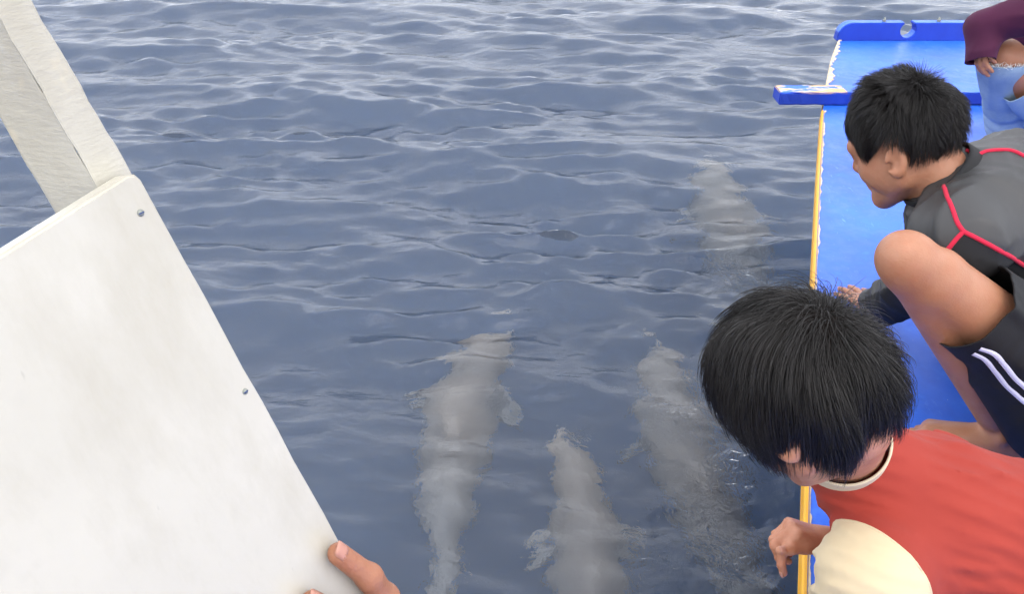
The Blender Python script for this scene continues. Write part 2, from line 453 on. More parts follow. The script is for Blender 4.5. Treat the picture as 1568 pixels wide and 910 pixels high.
# ------------------------------------------------------------------ anatomy
def frame(Fd, Ud):
    Fd = nrm(Fd); Ud = np.asarray(Ud, float); Ud = nrm(Ud - Fd*(Ud@Fd)); R = np.cross(Fd, Ud); return R, Fd, Ud
def head_prims(C, fr, s):
    R, Fd, Ud = fr; A = np.stack([R, Fd, Ud], 1)
    L = lambda x, y, z: C + s*(x*R + y*Fd + z*Ud)
    E = lambda c, r, k=.01, sub=False: ell(L(*c), A, np.array(r)*s, k*s, sub)
    S = lambda c, r, k=.01, sub=False: ell(L(*c), A, np.array((r, r, r))*s, k*s, sub)
    Cp = lambda a, b, ra, rb, k=.01: cap(L(*a), L(*b), ra*s, rb*s, k*s)
    P = [E((0, -.008, .022), (.074, .092, .084), .01), E((0, .028, -.040), (.058, .058, .074), .03)]
    for q in (-1, 1):
        P += [Cp((q*.052, -.004, -.062), (q*.018, .066, -.103), .017, .017, .03),
              S((q*.040, .050, -.034), .027, .02), E((q*.056, .018, -.035), (.018, .04, .04), .02)]
    P += [S((0, .073, -.104), .016, .025), Cp((-.036, .072, .018), (.036, .072, .018), .015, .015, .02),
          Cp((0, .080, .010), (0, .100, -.032), .008, .0125, .012), S((.0115, .092, -.037), .0085, .008), S((-.0115, .092, -.037), .0085, .008)]
    for q in (-1, 1):
        P += [E((q*.031, .090, -.004), (.016, .012, .009), .008, True), E((q*.031, .0745, -.003), (.0135, .0125, .0115), .002),
              Cp((q*.020, .084, .004), (q*.043, .078, .003), .0038, .0035, .004), Cp((q*.021, .084, -.010), (q*.042, .077, -.010), .003, .003, .004)]
    P += [Cp((-.017, .084, -.065), (.017, .084, -.065), .0062, .0062, .006), Cp((0, .087, -.064), (0, .0875, -.064), .0068, .0068, .006),
          Cp((-.013, .083, -.075), (.013, .083, -.075), .0068, .0068, .006)]
    for q in (-1, 1):   # ears
        rot = A@np.array(Matrix.Rotation(-q*.38, 3, 'Z'))@np.array(Matrix.Rotation(.22, 3, 'X'))
        P += [ell(L(q*.079, -.016, -.016), rot, np.array((.008, .020, .031))*s, .006*s),
              ell(L(q*.077, -.012, -.036), rot, np.array((.008, .011, .012))*s, .006*s),
              ell(L(q*.0865, -.014, -.013), rot, np.array((.0052, .0115, .019))*s, .005*s, True),
              ell(L(q*.084, -.004, -.021), rot, np.array((.006, .006, .008))*s, .004*s, True)]
    return P
def hand_prims(Wr, fdir, back, thumb_side, curls, s=1.0, spread=.10, thumb=((.9, .15), (.5, .1)), thumbcurl=(.35, .35), k=.005):
    """Wr wrist; fdir finger direction; back of the hand; thumb_side +1/-1 along lat; curls per finger (3 bends, radians)"""
    f = nrm(fdir); b = nrm(np.asarray(back) - f*np.dot(back, f)); lat = np.cross(f, b)*thumb_side
    P = [cap(Wr - f*.02*s, Wr + f*.02*s, .022*s, .022*s, .012*s)]
    offs = [.027, .009, -.009, -.026]; pl = [.083, .087, .082, .073]
    Ls = [(.042, .025, .021), (.046, .029, .022), (.043, .027, .022), (.033, .020, .019)]; rr = [.0088, .0090, .0086, .0076]
    tips = []
    for i in range(4):
        base = Wr + lat*offs[i]*.62*s; mcp = Wr + f*pl[i]*s + lat*offs[i]*s + b*(.004 if i in (1, 2) else 0)*s
        P.append(cap(base, mcp, .0145*s, .0108*s, .012*s))
        a = 0.0; p = mcp; fd = nrm(f + lat*spread*(1.5-i)*.8)
        for j in range(3):
            a += curls[i][j]; d = fd*math.cos(a) - b*math.sin(a); q = p + d*Ls[i][j]*s
            r0 = rr[i]*s*(1.06, .98, .92)[j]; r1 = rr[i]*s*(.98, .92, .80)[j]
            P.append(cap(p, q, r0, r1, k*s)); 
            if j == 2: tips.append((q, d, nrm(fd*math.sin(a) + b*math.cos(a)), r1))
            p = q
    # thumb: leaves the side of the palm near its base
    t0 = Wr + f*.022*s + lat*.018*s - b*.006*s
    d1 = nrm(f*thumb[0][0] + lat*thumb[1][0] - b*thumb[0][1]); t1 = t0 + d1*.042*s
    ax = nrm(lat*.2 + b); 
    d2 = nrm(d1*math.cos(thumbcurl[0]) + (-lat*.8 - b*.2)*math.sin(thumbcurl[0])); t2 = t1 + d2*.033*s
    d3 = nrm(d2*math.cos(thumbcurl[1]) + (-lat*.8 - b*.3)*math.sin(thumbcurl[1])); t3 = t2 + d3*.025*s
    P += [cap(t0, t1, .0165*s, .0125*s, .012*s), cap(t1, t2, .0112*s, .0102*s, k*s), cap(t2, t3, .0102*s, .0082*s, k*s)]
    tips.append((t3, d3, nrm(np.cross(d3, np.cross(lat*.7+b*.7, d3))), .0082*s))
    return P, tips
def foot_prims(ankle, toe_dir, s=1.0, side=1):
    """ankle joint ~0.065 above the sole; toes along toe_dir (level)"""
    t = nrm(toe_dir); up = np.array([0, 0, 1.0]); lat = np.cross(t, up)*side
    z0 = ankle - up*.062*s
    P = [cap(ankle + up*.02*s, ankle - up*.015*s, .032*s, .034*s, .015*s), sph(ankle - t*.045*s - up*.033*s, .029*s, .02*s),
         cap(ankle - t*.02*s - up*.025*s, z0 + t*.12*s + up*.018*s, .031*s, .019*s, .02*s),
         cap(ankle + t*.01*s - up*.028*s + lat*.01*s, z0 + t*.135*s + up*.016*s + lat*.026*s, .024*s, .017*s, .018*s),
         cap(ankle + t*.01*s - up*.036*s - lat*.01*s, z0 + t*.115*s + up*.014*s - lat*.028*s, .022*s, .014*s, .018*s),
         sph(ankle + lat*.031*s - up*.002*s, .011*s, .012*s), sph(ankle - lat*.031*s - up*.008*s, .011*s, .012*s)]
    for i in range(5):
        a = z0 + t*(.135-.008*i)*s + lat*(.028-.014*i)*s + up*.014*s
        b = a + t*(.042-.005*i)*s - up*.004*s; r = (.0125, .0095, .009, .0085, .0085)[i]*s
        P.append(cap(a, b, r, r*.92, .005*s))
    return P
def nails(tips, parent, s=1.0):
    for q, d, n, r in tips:
        V, Fc = [], []; b = np.cross(d, n); nu, nv = 6, 5
        for i in range(nu):
            x = (i/(nu-1)-.62)*.0125*s
            for j in range(nv):
                a = (j/(nv-1)-.5)*1.7; wdt = 1-.25*max(0, i-nu+2)
                V.append(q + d*x + (r*1.045)*(math.cos(a*wdt)*n + math.sin(a*wdt)*b) - n*max(0, x-.002)*.35)
        for i in range(nu-1):
            for j in range(nv-1): Fc.append((i*nv+j, i*nv+j+1, (i+1)*nv+j+1, (i+1)*nv+j))
        o = link('fingernail', mesh('fingernail', V, Fc), NAIL, parent)
        m = o.modifiers.new('thickness', 'SOLIDIFY'); m.thickness = .0006; m.offset = 0
def hair_mesh(name, C, fr, s, parent, n, length, whorl, lift=.05, spike=0.0, swirl=.4, grav=.35, hl=(.36, -.12, -.62), clump=.55, rstr=.00042,
              center=(0, -.008, .022), radii=(.0765, .0945, .0870), seed=1, nseg=9, capth=.05, spike_dir=None, jitter=.16, region=None):
    R, Fd, Ud = fr; A = np.stack([R, Fd, Ud], 1); rng = np.random.RandomState(seed)
    cen = np.array(center); rd = np.array(radii); wl = nrm(whorl)
    def ok(q, off=0):
        az = np.arctan2(q[:, 0], q[:, 1]); a = np.abs(az)/math.pi      # 0 front, .5 side, 1 back
        lim = np.interp(a, [0, .22, .34, .42, .50, .56, .66, 1], [hl[0], hl[0]-.06, .05, hl[1]-.22, hl[1]-.05, hl[1]+.10, hl[2]+.1, hl[2]])
        return q[:, 2] > lim + off
    q = rng.randn(n*4, 3); q /= np.linalg.norm(q, axis=1)[:, None]; q = q[ok(q)][:n]; n = len(q)
    g = q[rng.choice(n, max(40, n//26), replace=False)]
    down = A.T@np.array([0, 0, -1.0])
    ph = rng.rand(6)*6.28; kk = rng.randn(6, 3)*5
    def trace(q0, lmul, lf):
        p = q0*rd; path = [p.copy()]
        st = (length*lmul/nseg)[:, None]; v = None
        wf = np.clip(np.arccos(np.clip(q0@wl, -1, 1))/.6, .05, 1); rj = np.sin(q0*97.0+q0[:, [1, 2, 0]]*61)*1.2; wob = np.stack([np.sin(q0@kk[i] + ph[i]) for i in range(3)], 1)*jitter*1.3
        for i in range(nseg):
            qq = p/rd; nn = qq/rd; nn /= np.linalg.norm(nn, axis=1)[:, None]; qn = qq/np.linalg.norm(qq, axis=1)[:, None]
            t = -(wl - (qn@wl)[:, None]*qn); t += swirl*np.cross(wl[None], qn); t += .4*np.clip(1-np.arccos(np.clip(q0@wl, -1, 1))/.42, 0, 1)[:, None]*rj*(1 if i < 3 else .3); t /= np.linalg.norm(t, axis=1)[:, None] + 1e-3
            u = i/(nseg-1)
            dv = t + wob + grav*u*down + nn*(lf*(1.2-u*1.6)*wf)[:, None]
            if spike: 
                sp = spike*np.clip((qn@nrm(spike_dir)-.45)/.4, 0, 1)[:, None]; dv = dv*(1-.65*sp) + sp*(nn*1.3 + .35*wob)
            dv /= np.linalg.norm(dv, axis=1)[:, None]
            v = dv if v is None else .45*v + .55*dv; v /= np.linalg.norm(v, axis=1)[:, None]
            p = p + v*st
            mag = np.linalg.norm(p/rd, axis=1)[:, None]; mn = 1.0 + (lift*(.35+.65*min(1, 2.2*u))*lfm)[:, None]
            p = np.where(mag < mn, p*(mn/mag), p); path.append(p.copy())
        return np.stack(path, 1)
    lfm = .25 + 1.0*rng.rand(len(g)); pg = trace(g, .85+.3*rng.rand(len(g)), .5*lfm)
    lfm = .15 + 1.15*rng.rand(n); ps = trace(q + rng.randn(n, 3)*.004, .45+.85*rng.rand(n)**.7, .5*lfm)
    # clumps
    near = np.empty(n, int)
    for i in range(0, n, 2000): near[i:i+2000] = np.argmax(q[i:i+2000]@g.T, axis=1)
    uu = np.linspace(0, 1, nseg+1)[None, :, None]
    cl = (clump*(.4+.6*rng.rand(n)))[:, None, None]
    off = (ps[:, :1] - pg[near][:, :1])*(1-.75*uu)
    lift_keep = ps + (pg[near] + off - ps)*cl*uu**.7
    ps = lift_keep
    Wp = (ps + cen)*s; Wp = C + Wp@A.T
    m = nseg+1
    t = np.gradient(Wp, axis=1); t /= np.linalg.norm(t, axis=2)[..., None] + 1e-12
    x = np.cross(t, rng.randn(n, 1, 3)); x /= np.linalg.norm(x, axis=2)[..., None] + 1e-12; y = np.cross(t, x)
    rs = (rstr*(.7+.6*rng.rand(n)))[:, None]*np.interp(np.linspace(0, 1, m), [0, .5, .8, 1], [1, 1, .7, .12])[None]
    V = []
    for j in range(3):
        a = 2*math.pi*j/3; V.append(Wp + rs[..., None]*(math.cos(a)*x + math.sin(a)*y))
    V = np.stack(V, 2).reshape(-1, 3)
    i0 = (np.arange(n)[:, None]*m + np.arange(nseg)[None]).ravel()*3
    Q = np.concatenate([np.stack([i0+j, i0+(j+1) % 3, i0+3+(j+1) % 3, i0+3+j], 1) for j in range(3)])
    # closed cap of hair beneath the strands
    nu, nv = 96, 48; th = np.linspace(0, 2*math.pi, nu, endpoint=False); phv = np.linspace(0, math.pi, nv)
    T, Ph = np.meshgrid(th, phv, indexing='ij'); S = np.stack([np.sin(Ph)*np.sin(T), np.sin(Ph)*np.cos(T), np.cos(Ph)], -1).reshape(-1, 3)
    inside = ok(S, .035); rr = np.where(inside, 1+capth*.55, .90)
    CV = (S*rr[:, None]*rd + cen)*s; CV = C + CV@A.T
    I = lambda a, b: (a % nu)*nv + b
    CQ = np.array([(I(a, b), I(a, b+1), I(a+1, b+1), I(a+1, b)) for a in range(nu) for b in range(nv-1)])
    V = np.concatenate([CV, V]); Q = np.concatenate([CQ, Q + len(CV)])
    o = link(name, mesh_fast(name, V, Q), [HAIR, SCALP], parent)
    mi = np.zeros(len(Q), np.int32); mi[:len(CQ)] = 1; o.data.polygons.foreach_set('material_index', mi)
    return o

# ================================================================== SEA
def axis_pts(a, b, st, far, g=1.16):
    core = list(np.arange(a, b+st*.5, st)); up, x, d = [], core[-1], st
    while x < far: d *= g; x += d; up.append(x)
    dn, x, d = [], core[0], st
    while x > -far: d *= g; x -= d; dn.append(x)
    return np.array(dn[::-1] + core + up)
def build_sea():
    xs = axis_pts(-5.2, 6.4, .0215, 2500)
    yl = [.35]
    while yl[-1] < 11: yl.append(yl[-1] + .0165*max(1, yl[-1]/3.2))
    far_ = axis_pts(0, .1, .06, 2500); ys = np.concatenate([far_[far_ < 0] + .35, yl, far_[far_ > .1] + yl[-1]])
    X, Y = np.meshgrid(xs, ys, indexing='ij')
    sp = np.maximum(np.gradient(xs)[:, None], np.gradient(ys)[None, :])
    r = np.random.RandomState(11); Z = np.zeros_like(X); DX = np.zeros_like(X); DY = np.zeros_like(X)
    n = 250
    calm = 1/(1+np.exp(-(Y - 2.05 + .12*X)/.35))        # water beside the boat is smoother
    gust = .95 + .42*np.sin(.9*X + 1.7*Y + 1.3*np.sin(.8*X - .5*Y)) * np.sin(1.3*Y - .6*X + .9*np.sin(.7*Y + X))
    gust += .22*np.sin(2.6*X - 1.1*Y + np.sin(2*Y)) * np.sin(3.1*Y + .8*X)
    for i in range(n):
        lam = .095*(2.6/.095)**((i+r.rand())/n); k = 2*math.pi/lam
        th = rad(-99 if i % 3 else -84) + r.randn()*rad(15 if lam > .4 else 21)
        sl = .0275*np.interp(lam, [.095, .13, .2, .35, .7, 1.2, 2.6], [.9, 1.5, 1.45, 1.05, .75, .55, .35])*math.sqrt(-2*math.log(r.rand()*.9+.05))*.9
        a = sl/k*np.clip((lam/sp - 3)/3, 0, 1)
        if lam < .7: a = a*(.36 + .64*calm)*(gust if lam < .45 else 1)
        elif lam < 1.2: a = a*(.6 + .4*calm)
        cth, sth = math.cos(th), math.sin(th); p = k*(X*cth + Y*sth) + r.rand()*6.28
        Z += a*np.cos(p); DX -= .3*a*np.sin(p)*cth; DY -= .3*a*np.sin(p)*sth
    # rings spreading from drips beside the hull
    for px, py in [(1035, 600), (1062, 640), (1010, 640), (884, 652), (905, 690), (960, 792), (1085, 560), (1120, 455), (1100, 430), (1150, 700), (1040, 720), (1130, 770), (1090, 690)]:
        c = G(px, py, 0); rr = np.hypot(X-c[0], Y-c[1]); w0 = .05+.06*r.rand()
        Z += np.where(rr < .4, .0022*np.cos((rr)*2*math.pi/.055)*np.exp(-((rr-w0*.6)/w0)**2), 0)
    V = np.stack([X+DX, Y+DY, Z], -1).reshape(-1, 3)
    nx, ny = len(xs), len(ys); i = (np.arange(nx-1)[:, None]*ny + np.arange(ny-1)[None]).ravel()
    Q = np.stack([i, i+ny, i+ny+1, i+1], 1)
    # skirt and bottom close the body of water
    top = [k*ny for k in range(nx)] + [(nx-1)*ny+k for k in range(1, ny)] + [k*ny+ny-1 for k in range(nx-2, -1, -1)] + [k for k in range(ny-2, 0, -1)]
    b0 = len(V); Vb = V[top].copy(); Vb[:, 2] = -9.0
    cidx = b0 + len(top); V = np.concatenate([V, Vb, [[0, 3, -9.0]]])
    m = len(top); ii = np.arange(m); jj = (ii+1) % m; top = np.array(top)
    Qs = np.stack([top[jj], top[ii], b0+ii, b0+jj], 1); Qb = np.stack([b0+ii, np.full(m, cidx), np.full(m, cidx), b0+jj], 1)
    Vv = [tuple(v) for v in []]
    me = mesh_fast('sea', V, np.concatenate([Q, Qs]))
    bm = bmesh.new(); bm.from_mesh(me); bm.verts.ensure_lookup_table()
    for a, b in zip(ii, jj): bm.faces.new((bm.verts[b0+b], bm.verts[b0+a], bm.verts[cidx]))
    bmesh.ops.recalc_face_normals(bm, faces=bm.faces); bm.to_mesh(me); bm.free()
    wk = np.zeros(len(me.vertices)); co = np.empty(len(wk)*3); me.vertices.foreach_get('co', co); co = co.reshape(-1, 3)
    for px, py, rr, am in [(1150, 425, .20, 1.0), (1120, 600, .16, .9), (1060, 640, .16, .7), (1140, 720, .16, .9), (1130, 830, .20, .9), (1070, 790, .16, .6), (885, 655, .06, .8), (1030, 870, .14, .5)]:
        c = G(px, py, 0); wk = np.maximum(wk, am*np.exp(-((co[:, 0]-c[0])**2 + (co[:, 1]-c[1])**2)/rr**2))
    wk *= .25 + .75*np.clip(.5 + .9*np.sin(co[:, 0]*17 + 2*np.sin(co[:, 1]*9))*np.sin(co[:, 1]*14 + 1.5*np.sin(co[:, 0]*11)), 0, 1)
    me.attributes.new('wake', 'FLOAT', 'POINT').data.foreach_set('value', wk.astype(np.float32))
    m = M('sea_water')
    c1 = m.coord((1, 1.9, 1)); c2 = m.coord((1.4, 1, 1), rot=(0, 0, .5))
    n1 = m.noise(9, 4, c1, .5, .3); n2 = m.noise(26, 3, c2, .55, .2)
    nb = m.bump(n1, 1.0, .009); nb = m.bump(n2, 1.0, .0026, nb)
    at = m.n('ShaderNodeAttribute'); at.attribute_name = 'wake'
    n3 = m.noise(46, 2, m.coord((1.3, 1, 1)), .5, 1.6); n4 = m.noise(19, 3, c1, .5, 1.2)
    nb = m.bump(m.math('MULTIPLY', m.math('ADD', m.math('MULTIPLY', n3, .35), n4), at.outputs['Fac']), 1.0, .024, nb)
    g = m.n('ShaderNodeBsdfRefraction'); g.inputs['IOR'].default_value = 1.333; g.inputs['Roughness'].default_value = 0.0
    gl = m.n('ShaderNodeBsdfGlossy'); gl.inputs['Roughness'].default_value = .03
    fr = m.n('ShaderNodeFresnel'); fr.inputs['IOR'].default_value = 1.333
    ms = m.n('ShaderNodeMixShader')
    for nd in (g, gl, fr): m.l(nb, nd.inputs['Normal'])
    m.l(fr.outputs[0], ms.inputs[0]); m.l(g.outputs[0], ms.inputs[1]); m.l(gl.outputs[0], ms.inputs[2])
    m.l(ms.outputs[0], m.out.inputs['Surface'])
    va = m.n('ShaderNodeVolumeAbsorption'); va.inputs['Color'].default_value = (.08, .41, .75, 1); va.inputs['Density'].default_value = .70
    vs = m.n('ShaderNodeVolumeScatter'); vs.inputs['Color'].default_value = (.88, .92, 1.0, 1); vs.inputs['Density'].default_value = .48
    ad = m.n('ShaderNodeAddShader'); m.l(va.outputs[0], ad.inputs[0]); m.l(vs.outputs[0], ad.inputs[1])
    m.l(ad.outputs[0], m.out.inputs['Volume'])
    o = link('sea', me, m.m); tag(o, 'rippled grey blue sea around the boat', kind='structure')
    return o
build_sea()
V, Fc = [(-2600, -2600, -9.5), (2600, -2600, -9.5), (2600, 2600, -9.5), (-2600, 2600, -9.5)], [(0, 1, 2, 3)]
mm = M('deep_seabed'); mm.bsdf((.012, .03, .06), .9)
tag(link('seabed', mesh('seabed', V, Fc), mm.m), 'dark deep bottom far under the water', kind='structure')

# ================================================================== BOAT
boat = bpy.data.objects.new('boat', None); COL.objects.link(boat)
tag(boat, 'blue painted wooden bow deck with yellow edge and raised end board', 'boat')
def prism(poly, z0, z1, name, mats, parent, bev=.004):
    bm = bmesh.new(); vs = [bm.verts.new((p[0], p[1], z1)) for p in poly]; f = bm.faces.new(vs)
    if f.normal.z < 0: f.normal_flip()
    f.normal_update()
    if f.normal.z < 0: bmesh.ops.reverse_faces(bm, faces=[f])
    r = bmesh.ops.extrude_face_region(bm, geom=[f]); 
    bmesh.ops.translate(bm, verts=[v for v in r['geom'] if isinstance(v, bmesh.types.BMVert)], vec=(0, 0, z0-z1))
    bmesh.ops.recalc_face_normals(bm, faces=bm.faces)
    if bev: bmesh.ops.bevel(bm, geom=[e for e in bm.edges], offset=bev, segments=2, affect='EDGES')
    return from_bm(name, bm, mats, parent, smooth=False)
edge_px = [(1283, 62), (1276, 80), (1271, 95), (1266, 120), (1261, 150), (1257.5, 170), (1251, 270), (1243, 430), (1235.5, 620), (1231, 760), (1227, 910)]
EDGE = [G(*p)[:2] for p in edge_px]
d = EDGE[-1] - EDGE[-2]; d = d/np.linalg.norm(d)
EDGE.append(EDGE[-1] + d*1.15)
right = [(1.90, -.25), (2.00, 1.0), (2.00, 2.3), tuple(G(1503, 140)[:2]), tuple(G(1487, 62)[:2])]
poly = [tuple(p) for p in EDGE] + right
inner = [np.array(p) + np.array([.006, 0]) for p in EDGE]
prism([tuple(p) for p in inner] + right, DECK_Z-.03, DECK_Z, 'deck', BLUE, boat, 0)
# edge board along the left side: yellow face, ragged bare primer on top
def edge_strip(name, pts, mats, wd, z1, z0, ragged, seed):
    r = np.random.RandomState(seed); P = []
    for a, b in zip(pts[:-1], pts[1:]):
        L = np.linalg.norm(b-a); n = max(2, int(L/.006))
        for i in range(n): P.append(a + (b-a)*i/n)
    P.append(pts[-1]); P = np.array(P); n = len(P)
    j = np.convolve(r.randn(n+12), np.ones(5)/5, 'same')[6:6+n]; j2 = np.convolve(r.randn(n+40), np.ones(21)/21, 'same')[20:20+n]
    W = np.maximum(.002, wd*(1 + ragged*(.8*j + 2.0*j2)))
    V = []; 
    for p, wq in zip(P, W): V += [(p[0], p[1], z0), (p[0], p[1], z1-.004), (p[0]+.003, p[1], z1), (p[0]+wq, p[1], z1), (p[0]+wq, p[1], DECK_Z-.01)]
    Fc = [(5*i+k, 5*i+5+k, 5*i+6+k, 5*i+1+k) for i in range(n-1) for k in range(4)] + [(0, 1, 2, 3, 4), tuple(5*(n-1)+k for k in (4, 3, 2, 1, 0))]
    return link(name, mesh(name, V, Fc), mats, boat, smooth=False)
edge_strip('edge_trim', [np.array(p) for p in EDGE[5:]], YELLOW, .0075, DECK_Z+.004, DECK_Z-.036, .0, 3)
edge_strip('edge_trim', [np.array(p) for p in EDGE[:5]], TAN, .017, DECK_Z+.004, DECK_Z-.05, .9, 5)
edge_strip('chipped_paint_line', [np.array(p)+np.array([.0078, 0]) for p in EDGE[5:]], TAN, .0042, DECK_Z+.0025, DECK_Z-.02, .9, 8)
# crossbeam
yb = G(1192, 162)[1]; xl = G(1192, 162)[0]
bm = bmesh.new(); bmesh.ops.create_cube(bm, size=1.0)
x1 = 1.85; Bm = Matrix.Translation(((xl+x1)/2, yb+.045, DECK_Z+.0255))@Matrix.Diagonal((x1-xl, .086, .045, 1))
bmesh.ops.transform(bm, matrix=Bm, verts=bm.verts)
bmesh.ops.subdivide_edges(bm, edges=[e for e in bm.edges if abs((e.verts[0].co-e.verts[1].co).x) > .1], cuts=40)
bmesh.ops.bevel(bm, geom=[e for e in bm.edges if len(e.link_faces) == 2 and e.calc_face_angle(0) > .5], offset=.0035, segments=2, affect='EDGES')
for v in bm.verts: v.co += Vector((0, random.uniform(-1, 1)*.0010, random.uniform(-1, 1)*.0010))
for f in bm.faces:
    c = f.calc_center_median(); f.material_index = (1 if c.x < xl + .24 else 2) if f.normal.z > .3 else 0  # tops keep the lighter paint, all other faces take the painted shade
from_bm('crossbeam', bm, [BLUE_SHADE, BLUEWOOD, BLUE], boat, smooth=False)
# end board with rope notch
ye = G(1380, 62)[1]; xa, xb = G(1281, 62)[0], G(1487, 62)[0]; hb = .080; th = .050
xn = G(1387, 62)[0]; rn = .034
prof = [(xa, 0)]
for i in range(13):
    a = math.pi - i/12*math.pi/2; prof.append((xa + .062 + .060*math.cos(a) + .0, hb - .056 + .056*math.sin(a)))
prof.append((xn - rn*.62, hb)); 
for i in range(15):
    a = rad(128) + i/14*rad(284); prof.append((xn + rn*math.cos(a), hb - .032 + rn*math.sin(a)))
prof.append((xn + rn*.62, hb))
for i in range(13):
    a = math.pi/2 - i/12*math.pi/2; prof.append((xb - .042 + .040*math.cos(a), hb - .040 + .040*math.sin(a)))
prof.append((xb, 0))
bm = bmesh.new(); vs = [bm.verts.new((x, ye, DECK_Z + z - .002)) for x, z in prof]; f = bm.faces.new(vs)
r = bmesh.ops.extrude_face_region(bm, geom=[f]); bmesh.ops.translate(bm, verts=[v for v in r['geom'] if isinstance(v, bmesh.types.BMVert)], vec=(0, th, 0))
bmesh.ops.recalc_face_normals(bm, faces=bm.faces)
bmesh.ops.bevel(bm, geom=[e for e in bm.edges if e.calc_face_angle(0) > 1.0], offset=.003, segments=2, affect='EDGES')
for f in bm.faces: f.material_index = 1 if f.normal.z > .3 else 0  # top stays deck blue, front and ends get the blue with shade painted in
eb = from_bm('end_board', bm, [BLUE_SHADE, BLUE], boat, smooth=False)
for px in (1350, 1433):
    x = G(px, 62)[0]; V, Fc = tube([(x, ye+.02, DECK_Z+hb-.012), (x, ye+.02, DECK_Z+hb+.016)], .0045, 10)
    o = link('bolt', mesh('bolt', V, Fc), METAL, eb)
    V, Fc = tube([(x, ye+.02, DECK_Z+hb-.0018), (x, ye+.02, DECK_Z+hb+.007)], .0085, 6); link('nut', mesh('nut', V, Fc), METAL, eb, smooth=False)
# hull: narrow V below the overhanging deck
st = []
for y, xc, wt in [(-1.2, 1.2, .55), (0, 1.2, .50), (.8, 1.28, .42), (1.8, 1.46, .30), (2.7, 1.62, .16), (3.5, 1.74, .05)]:
    st.append([(xc-wt*.95, y, DECK_Z-.032), (xc-wt*.62, y, .40), (xc-wt*.35, y, .02), (xc, y, -.40+.25*max(0, y-.8)*.3), (xc+wt*.35, y, .02), (xc+wt*.62, y, .40), (xc+wt*.95, y, DECK_Z-.032)])
V = [p for s_ in st for p in s_]; Fc = [(7*i+k, 7*i+k+1, 7*i+8+k, 7*i+7+k) for i in range(len(st)-1) for k in range(6)] + [tuple(range(7)), tuple(35+k for k in range(6, -1, -1))]
bm = bmesh.new(); me = mesh('hull', V, Fc); bm.from_mesh(me); bmesh.ops.recalc_face_normals(bm, faces=bm.faces); bm.to_mesh(me); bm.free()
link('hull', me, HULL, boat, smooth=False)
prism([(-1.1, -.30), (-1.1, -1.2), (2.0, -1.2), (2.0, -.30), (.05, -.30)], DECK_Z-.04, DECK_Z-.006, 'stern_platform', BLUE, boat, 0)

# ================================================================== WHITE SIDE PANEL AND POST
pA = U(520, 830, .56); pB = U(210, 260, .435); pC = U(0, 390, .378)
eU = nrm(pB - pA); eT = pC - pB; eT = nrm(eT - eU*np.dot(eT, eU)); nP = nrm(np.cross(eT, eU))
if nP@(CAM - pB) < 0: nP = -nP
def in_panel(px, py, off=0.0):       # pixel -> point on the panel's visible face, or on a plane off metres behind it
    r = ray(px, py); return CAM + r*(np.dot(pB - nP*off - CAM, nP)/np.dot(r, nP))
cB = in_panel(209, 259); cC = in_panel(0, 391); cA = in_panel(521, 830)
cB2 = cB; dT = nrm(cC - cB); dE = nrm(cA - cB)
panel = bpy.data.objects.new('side_panel', None); COL.objects.link(panel)
tag(panel, 'white painted plywood side panel with two screw heads and a rounded corner', 'panel')
thk = .012; L1, L2 = .75, .95
corner = [cB + dT*L1, cB + dT*.006, cB + dT*.0018 + dE*.0018, cB + dE*.006]
for i in range(1, 40): 
    corner.append(cB + dE*(.006 + (L2-.006)*i/39) + dT*(.0003*math.sin(i*1.7) + .0002*math.sin(i*4.1)))
corner.append(cB + dE*L2 + dT*L1)
n = len(corner); bm = bmesh.new(); vs = [bm.verts.new(p) for p in corner]; f = bm.faces.new(vs)
r = bmesh.ops.extrude_face_region(bm, geom=[f]); bmesh.ops.translate(bm, verts=[v for v in r['geom'] if isinstance(v, bmesh.types.BMVert)], vec=Vector(-nP*thk))
bmesh.ops.recalc_face_normals(bm, faces=bm.faces)
bmesh.ops.bevel(bm, geom=[e for e in bm.edges if e.calc_face_angle(0) > .9], offset=.0016, segments=3, affect='EDGES')
from_bm('board', bm, WHITE, panel, smooth=False)
for px, py, rr in [(215, 326, .0021), (375, 600, .0020)]:
    p = in_panel(px, py); bm = bmesh.new()
    prof = [(0, .0012), (rr*.55, .0011), (rr*.85, .0006), (rr, -.0004)]
    V, Fc = [p + nP*.0012], []
    ax = nrm(np.cross(nP, [0, 0, 1])); ay = np.cross(nP, ax)
    for a, hgt in prof[1:]:
        for j in range(16): V.append(p + nP*hgt + a*(math.cos(j*math.pi/8)*ax + math.sin(j*math.pi/8)*ay))
    Fc = [(0, 1+j, 1+(j+1) % 16) for j in range(16)] + [(1+k*16+j, 1+(k+1)*16+j, 1+(k+1)*16+(j+1) % 16, 1+k*16+(j+1) % 16) for k in range(2) for j in range(16)]
    bm.free(); sc = link('screw_head', mesh('screw_head', V, Fc), METAL, panel)
    V2 = []; 
    for q in (-1, 1):
        for h in (-.0002, .0014): V2 += [p + nP*h + ax*q*rr*.7 + ay*.0003, p + nP*h + ax*q*rr*.7 - ay*.0003]
    link('slot', mesh('slot', V2, [(2, 3, 7, 6), (0, 2, 6, 4), (1, 5, 7, 3), (0, 1, 3, 2), (4, 6, 7, 5)]), HULL, sc, smooth=False)
